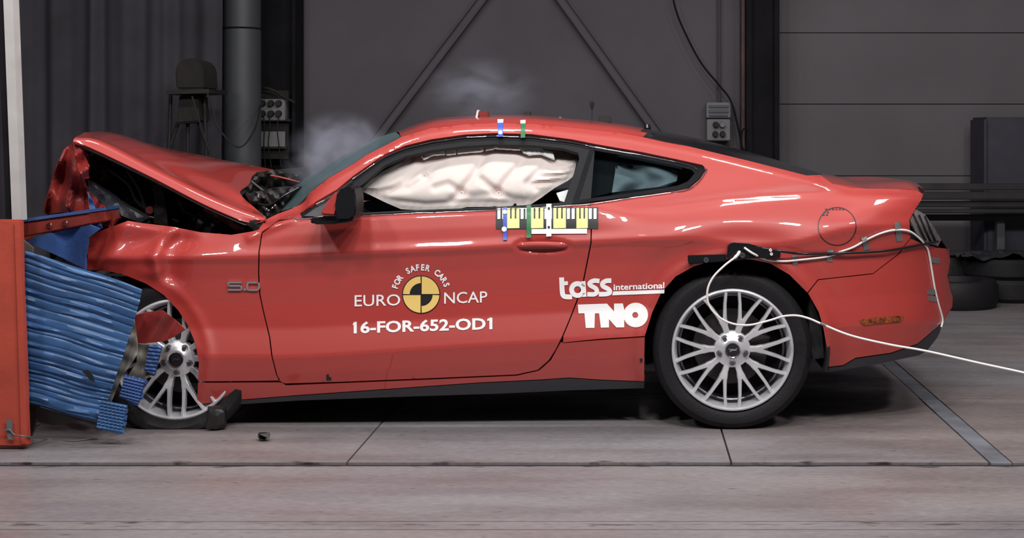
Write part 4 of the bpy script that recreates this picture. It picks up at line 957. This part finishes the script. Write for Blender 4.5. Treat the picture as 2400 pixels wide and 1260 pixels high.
# sensor bracket above the rear wheel
br = empty('sensor_bracket', P(1700, 612, -0.03), parent=car)
prism('bar', [(1612, 599), (1702, 596), (1702, 613), (1614, 619)], -0.055, -0.02, M['black'], br, bevel=0.003)
prism('clamp', [(1706, 575), (1716, 568), (1758, 571), (1775, 580), (1830, 588), (1829, 605), (1768, 605), (1712, 612), (1704, 604)], -0.075, -0.02, M['gloss_black'], br, bevel=0.004)
for x, y in ((1655, 609), (1740, 598), (1806, 586), (1808, 595)):
    V, Fs = lathe_vf([(0, -0.002), (0.004, -0.002), (0.004, -0.006), (0.011 if x < 1800 else 0.006, -0.006), (0.012 if x < 1800 else 0.007, 0.004)], 16, 'Y', P(x, y, -0.06 if x < 1700 else -0.078)); mesh_obj('screw', V, Fs, M['alloy_dark'] if x < 1800 else M['cable'], br)

# ------------------------------------------------------------------ cables on the car
cw = empty('white_cable', P(1734, 588, -0.1), 'white cable taped along the rear flank and round the tail', 'cable')
path = [(1744, 580, 0), (1767, 595, 0), (1797, 608, 0), (1835, 612, 0), (1881, 608, 0), (1938, 601, 0), (1969, 590, 0), (2000, 579, 0), (2030, 562, 0), (2063, 547, 0), (2096, 539, 0), (2129, 541, 0), (2152, 556, 0), (2168, 574, 0), (2176, 590, 0), (2183, 628, 0), (2191, 677, 0), (2199, 710, 0), (2209, 747, 0), (2206, 766, 0)]
tube('sheath', [P(x, y, (surf(x, y)-0.010 if x > 1790 else -0.085)) for x, y, _ in path], 0.0048, M['cable'], cw, sm=6)
def tape_piece(x, y, w_, h_, ang):
    ca, sa = math.cos(ang), math.sin(ang); pl = [(x+dx*ca-dy*sa, y+dx*sa+dy*ca) for dx, dy in ((-w_/2, -h_/2), (w_/2, -h_/2), (w_/2, h_/2), (-w_/2, h_/2))]
    V_, T_ = tri2d(pl, 4); ctr = dens([(p[0], p[1]) for p in path], 4, False)
    A_, F_ = thick_mesh([P(a, b, surf(a, b)-0.003-0.013*gauss(segd(a, b, ctr), 5)) for a, b in V_], T_, 0.001); mesh_obj('tape', A_, F_, M['tape'], cw, sharp=70)
for t in ((1796, 606, 10, 10, 0.3), (1863, 609, 12, 22, -0.1), (1945, 599, 14, 28, 0.05), (2028, 570, 13, 32, -0.25), (2106, 543, 14, 45, -0.12), (2192, 610, 22, 13, 0.15), (2184, 684, 22, 12, 0.0), (2186, 700, 18, 12, 0.1)): tape_piece(*t)
ck = tube('black_cable', [P(x, y, (surf(x, y) if x > 1830 else -0.03)-0.020) for x, y in ((1760, 577), (1828, 588), (1881, 594), (1964, 593), (2026, 591), (2088, 586), (2162, 573), (2198, 566))], 0.006, M['gloss_black'], sm=6)
tag(ck, 'black cable running along the rear flank to the tail lamp', 'cable')
lp = [(1734, 589, -0.09), (1725, 601, -0.11), (1698, 622, -0.12), (1671, 650, -0.12), (1658, 681, -0.12), (1662, 715, -0.12), (1687, 744, -0.12), (1721, 759, -0.12), (1759, 761, -0.12), (1805, 750, -0.12), (1835, 741, -0.12), (1866, 739, -0.13), (1896, 746, -0.14), (1931, 761, -0.15), (1995, 786, -0.2), (2085, 807, -0.26), (2170, 822, -0.34), (2294, 850, -0.45), (2400, 873, -0.55), (2520, 902, -0.64), (2700, 955, -0.74), (3000, 1060, -0.78)]
lc = empty('trailing_cable', P(1734, 589, -0.09), 'white cable looping over the rear wheel and trailing out to the right', 'cable')
tube('sheath', [P(*p) for p in lp]+[Vector((2.75, -0.7, 0.006)), Vector((3.3, -0.5, 0.006)), Vector((4.2, -0.2, 0.006))], 0.0046, M['cable'], lc, sm=8)
tube('tape_sleeve', [P(1922, 757, -0.148), P(1931, 761, -0.15), P(1940, 764, -0.153)], 0.0062, M['tape'], lc, sm=0)
tube('connector', [P(1733, 590, -0.09), P(1729, 597, -0.10), P(1722, 604, -0.11)], 0.007, M['cable'], lc, sm=0)

# ------------------------------------------------------------------ barrier at the left
bar_ = empty('crash_barrier', P(20, 1045, -0.35), 'orange red steel barrier block at the left edge with blue crushed honeycomb', 'barrier')
bar_.location.z = 0; WLOC[bar_.name] = Vector(bar_.location)
BF = -0.37
o = prism('barrier_frame', [(-260, 515), (47, 515), (50, 700), (58, 900), (64, 1046), (-260, 1046)], BF, -0.33, M['orange'], bar_, bevel=0.006)
V, Fs = boxvf((-3.12, 0.18, 0.42), (0.5, 1.02, 0.84)); mesh_obj('barrier_body', V, Fs, M['orange'], bar_, smooth=False)
prism('frame_flange', [(34, 522), (47, 519), (63, 1040), (50, 1040)], BF-0.012, BF, M['orange'], bar_)
prism('barrier_beam', [(48, 521), (208, 498), (215, 524), (50, 556)], -0.10, 0.5, M['rust'], bar_, bevel=0.004)
prism('beam_edge', [(50, 513), (206, 491), (208, 498), (50, 520)], -0.11, 0.5, M['blue_dark'], bar_)
for x, y in ((115, 528), (152, 523)):
    V, Fs = lathe_vf([(0, -0.008), (0.010, -0.008), (0.013, 0.0)], 12, 'Y', P(x, y, -0.105)); mesh_obj('bolt', V, Fs, M['chrome'], bar_)
panel('blue_face_sheet', [(57, 563), (136, 542), (211, 527), (236, 536), (208, 556), (200, 600), (200, 631), (150, 606), (100, 583)], lambda x, y: -0.08+0.03*math.sin(x*0.05)+0.0004*(y-560), M['blue_dark'], bar_, step=9, th=0.008)
panel('blue_face_sheet', [(206, 450), (217, 470), (230, 508), (240, 535), (224, 536), (213, 505), (208, 475)], lambda x, y: 0.02+0.01*math.sin(y*0.2), M['blue_dark'], bar_, step=6, th=0.006)
# honeycomb: stacked crushed layers
blk = [(62, 588), (120, 602), (200, 632), (270, 655), (333, 678), (328, 705), (318, 740), (303, 790), (290, 830), (272, 880), (258, 925), (246, 950), (232, 984), (200, 978), (150, 968), (95, 950), (36, 935), (34, 880), (42, 800), (50, 790), (48, 740), (52, 680), (46, 670), (54, 630)]
rnd = random.Random(5); edges_ = [0.0]
while edges_[-1] < 420: edges_.append(edges_[-1]+rnd.choice((9, 10, 12, 13, 15, 19, 22)))
lft = [(62, 588), (54, 630), (46, 670), (52, 680), (48, 740), (50, 790), (42, 800), (34, 880), (36, 935)]
rgt = [(333, 678), (328, 705), (318, 740), (303, 790), (290, 830), (272, 880), (258, 925), (246, 950), (232, 984)]
LX = lambda y: float(np.interp(y, [p[1] for p in lft], [p[0] for p in lft]))
RX_ = lambda y: float(np.interp(y, [p[1] for p in rgt], [p[0] for p in rgt]))
rows_ = []
VM = 347.0
for i in range(len(edges_)-1):
    a, b = edges_[i], min(edges_[i+1], VM)
    if a >= VM: break
    am = rnd.uniform(0.005, 0.014); tl = rnd.uniform(-2.0, 2.0)
    for t, h in ((0.0, 0.0), (0.06, 0.15), (0.20, 0.75), (0.45, 1.0), (0.72, 0.85), (0.88, 0.35), (0.96, 0.05)):
        rows_.append((a+(b-a)*t, am*h, tl))
rows_.append((VM, 0, 0))
nu = 46; Fv = []; fr = []
for v, h, tl in rows_:
    yl = 588+v; k_ = v/VM; yr = 678+(984-678)*k_
    for u in range(nu):
        q = u/(nu-1); y = yl+(yr-yl)*q+(3.0*math.sin(q*5+v*0.013)+tl*math.sin(q*7+v*0.05))*math.sin(PI*q)+(0 if v > 0 else -4*math.sin(PI*q))
        xl = LX(yl); xr = RX_(yr); x = xl+(xr-xl)*q
        if u == 0: x += 4*h/0.014-4
        dpt = -0.26-h*(0.75+0.25*math.sin(q*9+v*0.3))-0.008*math.sin(v*0.035+1)-0.004*math.sin(q*8+v*0.02)+0.012*sstep(0.93, 1.0, q)
        fr.append(P(x, y, dpt))
nr = len(rows_)
Fv = [(j*nu+i, j*nu+i+1, (j+1)*nu+i+1, (j+1)*nu+i) for j in range(nr-1) for i in range(nu-1)]
n_ = len(fr); bk = [Vector((p.x-0.05*sstep(-2.35, -2.05, p.x), -0.16, p.z-0.04)) for p in fr]
rim = [i for i in range(nu)]+[j*nu+nu-1 for j in range(1, nr)]+[(nr-1)*nu+i for i in range(nu-2, -1, -1)]+[j*nu for j in range(nr-2, 0, -1)]
Fv += [tuple(i+n_ for i in reversed(f)) for f in Fv]+[(rim[i], rim[(i+1) % len(rim)], rim[(i+1) % len(rim)]+n_, rim[i]+n_) for i in range(len(rim))]
mesh_obj('honeycomb_block', fr+bk, Fv, M['blue'], bar_, sharp=40)
panel('hole_shade_patch', [(192, 870), (205, 866), (218, 880), (222, 895), (210, 890), (203, 880)], lambda x, y: -0.292, M['ink'], bar_, step=6, th=0.002)  # flat black patch painting the shade inside a torn hole
def ribbed(name, poly, Y0, slope, nrib_px, m, parent=bar_):
    f = lambda x, y: Y0-0.007*(0.5+0.5*math.sin(((y)-(x)*slope)*2*PI/nrib_px))
    V1, T1_ = tri2d(poly, 2.2); A_, F_ = thick_mesh([P(x, y, f(x, y)) for x, y in V1], T1_, 0.015); mesh_obj(name, A_, F_, m, parent, sharp=50)
ribbed('honeycomb_chunk', [(237, 938), (297, 950), (285, 1011), (226, 1000)], -0.31, 0.2, 7.5, M['blue'])
ribbed('honeycomb_chunk', [(292, 880), (340, 892), (324, 945), (279, 930)], -0.24, 0.25, 7.5, M['blue_dark'])
ribbed('honeycomb_chunk', [(350, 806), (377, 816), (362, 876), (338, 868)], -0.16, 0.1, 9, M['blue_dark'])
def foilz(x, y): return -0.20+0.012*math.sin(x*0.10+y*0.05)+0.006*math.sin(y*0.16-x*0.05)
panel('torn_foil', [(316, 742), (320, 790), (322, 829), (303, 858), (285, 880), (262, 935), (244, 985), (232, 986), (258, 915), (290, 830), (304, 790)], foilz, M['foil'], bar_, step=5, th=0.004, sharp=25)
panel('torn_foil', [(322, 805), (372, 808), (378, 840), (350, 880), (300, 930), (280, 930), (300, 880), (320, 850)], lambda x, y: foilz(x, y)+0.06, M['foil'], bar_, step=5, th=0.004, sharp=25)
panel('plastic_sheet', [(80, 950), (190, 985), (160, 992), (110, 1000), (88, 990)], lambda x, y: -0.20, M['sheet'], bar_, step=10, th=0.006)
panel('barrier_back_plate', [(50, 560), (75, 580), (90, 960), (78, 1010), (62, 1040), (50, 700)], lambda x, y: -0.15, M['sheet'], bar_, step=20, th=0.02)
panel('crushed_red_panel', [(318, 738), (350, 730), (380, 726), (405, 745), (433, 771), (410, 786), (384, 800), (318, 806)], lambda x, y: -0.10+0.02*math.sin(x*0.08+y*0.05), M['paint_dust'], car, step=7, th=0.006, sharp=25)
prism('tape', [(14, 982), (28, 983), (30, 1030), (18, 1029)], BF-0.016, BF-0.013, M['tape'], bar_)
tag(tube('thin_wire', [P(8, 1010, BF-0.022), P(22, 1006, BF-0.024), P(34, 1018, BF-0.022), P(60, 1022, BF-0.03), G(110, 1028, 0.004), G(170, 1032, 0.004), G(230, 1026, 0.004)], 0.003, M['tape'], sm=6), 'thin grey wire hanging off the barrier foot onto the floor', 'wire')
pl_ = empty('pole', P(40, 515, -0.2), 'pale grey slanted pole rising from the top of the orange barrier', 'pole')
pl_.location = P(40, 515, -0.2); WLOC[pl_.name] = P(40, 515, -0.2)
def pole_box(x0t, x1t, x0b, x1b, Y, m, nm):
    A_ = [P(x0t-28, -700, Y), P(x1t-28, -700, Y), P(x1b, 516, Y), P(x0b, 516, Y)]; V_, F_ = prism_vf(A_, [v+Vector((0, 0.06, 0)) for v in A_]); mesh_obj(nm, V_, F_, m, pl_, smooth=False)
pole_box(8, 32, 28, 49, -0.2, M['pole'], 'pole_face'); pole_box(-8, 8, 14, 28, -0.19, M['steel'], 'pole_side')

# ------------------------------------------------------------------ debris on the floor
def chunk(name, c, s, m, label, seed, n=14):
    rnd_ = random.Random(seed); bm = bmesh.new(); pts = [bm.verts.new(c+Vector((rnd_.uniform(-1, 1)*s[0], rnd_.uniform(-1, 1)*s[1], rnd_.uniform(-1, 1)*s[2]))) for _ in range(n)]
    r = bmesh.ops.convex_hull(bm, input=pts); bmesh.ops.delete(bm, geom=[v for v in bm.verts if not v.link_faces], context='VERTS')
    bm.verts.index_update(); V_ = [v.co.copy() for v in bm.verts]; F_ = [tuple(v.index for v in f.verts) for f in bm.faces]; bm.free()
    return V_, F_
c = P(620, 1019, -0.2); a = chunk('', c, (0.035, 0.03, 0.013), None, '', 3); b = chunk('', c+Vector((-0.012, 0, -0.012)), (0.02, 0.02, 0.009), None, '', 5)
tag(mesh_obj('flying_debris', *join_vf([a, b]), M['ink'], smooth=False), 'small black plastic shard in mid-air above the floor by the sill', 'debris')
c = G(508, 1006); c.z = 0.052; a = chunk('', c, (0.042, 0.04, 0.052), None, '', 8, 60); b = chunk('', c+Vector((0.05, 0.03, 0.0)), (0.03, 0.03, 0.035), None, '', 9, 30)
tag(mesh_obj('tyre_debris', *a, M['ink'], smooth=False), 'black lump of torn rubber on the floor behind the front wheel', 'debris')

# ------------------------------------------------------------------ smoke
def smoke(px, py, Y, rx, ry, rz, dens_, label, seed, stretch=(1, 1, 1)):
    m = bpy.data.materials.new('smoke_volume'); m.use_nodes = True; nt = m.node_tree
    for n in list(nt.nodes): nt.nodes.remove(n)
    o = nt.nodes.new('ShaderNodeOutputMaterial'); v = nt.nodes.new('ShaderNodeVolumePrincipled')
    v.inputs['Color'].default_value = (0.72, 0.74, 0.92, 1); v.inputs['Anisotropy'].default_value = 0.0
    tc = nt.nodes.new('ShaderNodeTexCoord'); ln = nt.nodes.new('ShaderNodeVectorMath'); ln.operation = 'LENGTH'
    nt.links.new(tc.outputs['Object'], ln.inputs[0])
    fall = nt.nodes.new('ShaderNodeMapRange'); fall.interpolation_type = 'SMOOTHSTEP'; fall.inputs[1].default_value = 1.0; fall.inputs[2].default_value = 0.15; fall.inputs[3].default_value = 0; fall.inputs[4].default_value = 1
    nt.links.new(ln.outputs['Value'], fall.inputs[0])
    ns = nt.nodes.new('ShaderNodeTexNoise'); ns.inputs['Scale'].default_value = 1.9; ns.inputs['Detail'].default_value = 5; ns.inputs['Distortion'].default_value = 0.6
    mp = nt.nodes.new('ShaderNodeMapping'); mp.inputs['Location'].default_value = (seed, 0, seed); nt.links.new(tc.outputs['Object'], mp.inputs[0]); nt.links.new(mp.outputs[0], ns.inputs['Vector'])
    r = nt.nodes.new('ShaderNodeMapRange'); r.inputs[1].default_value = 0.40; r.inputs[2].default_value = 0.68; r.inputs[3].default_value = 0; r.inputs[4].default_value = dens_
    nt.links.new(ns.outputs[0], r.inputs[0]); mu = nt.nodes.new('ShaderNodeMath'); mu.operation = 'MULTIPLY'
    nt.links.new(r.outputs[0], mu.inputs[0]); nt.links.new(fall.outputs[0], mu.inputs[1]); nt.links.new(mu.outputs[0], v.inputs['Density'])
    nt.links.new(v.outputs[0], o.inputs['Volume'])
    bm = bmesh.new(); bmesh.ops.create_icosphere(bm, subdivisions=3, radius=1.0); me_ = bpy.data.meshes.new('smoke'); bm.to_mesh(me_); bm.free()
    me_.materials.append(m); ob = bpy.data.objects.new('smoke', me_); COL.objects.link(ob); ob.location = P(px, py, Y); ob.scale = (rx, ry, rz)
    tag(ob, label, 'smoke', kind='stuff')
smoke(800, 375, 0.75, 0.30, 0.30, 0.26, 9.0, 'pale smoke puff rising in front of the windscreen', 3.3)
smoke(1130, 215, 1.0, 0.36, 0.35, 0.20, 1.6, 'thin wisp of smoke drifting above the roof', 7.1)
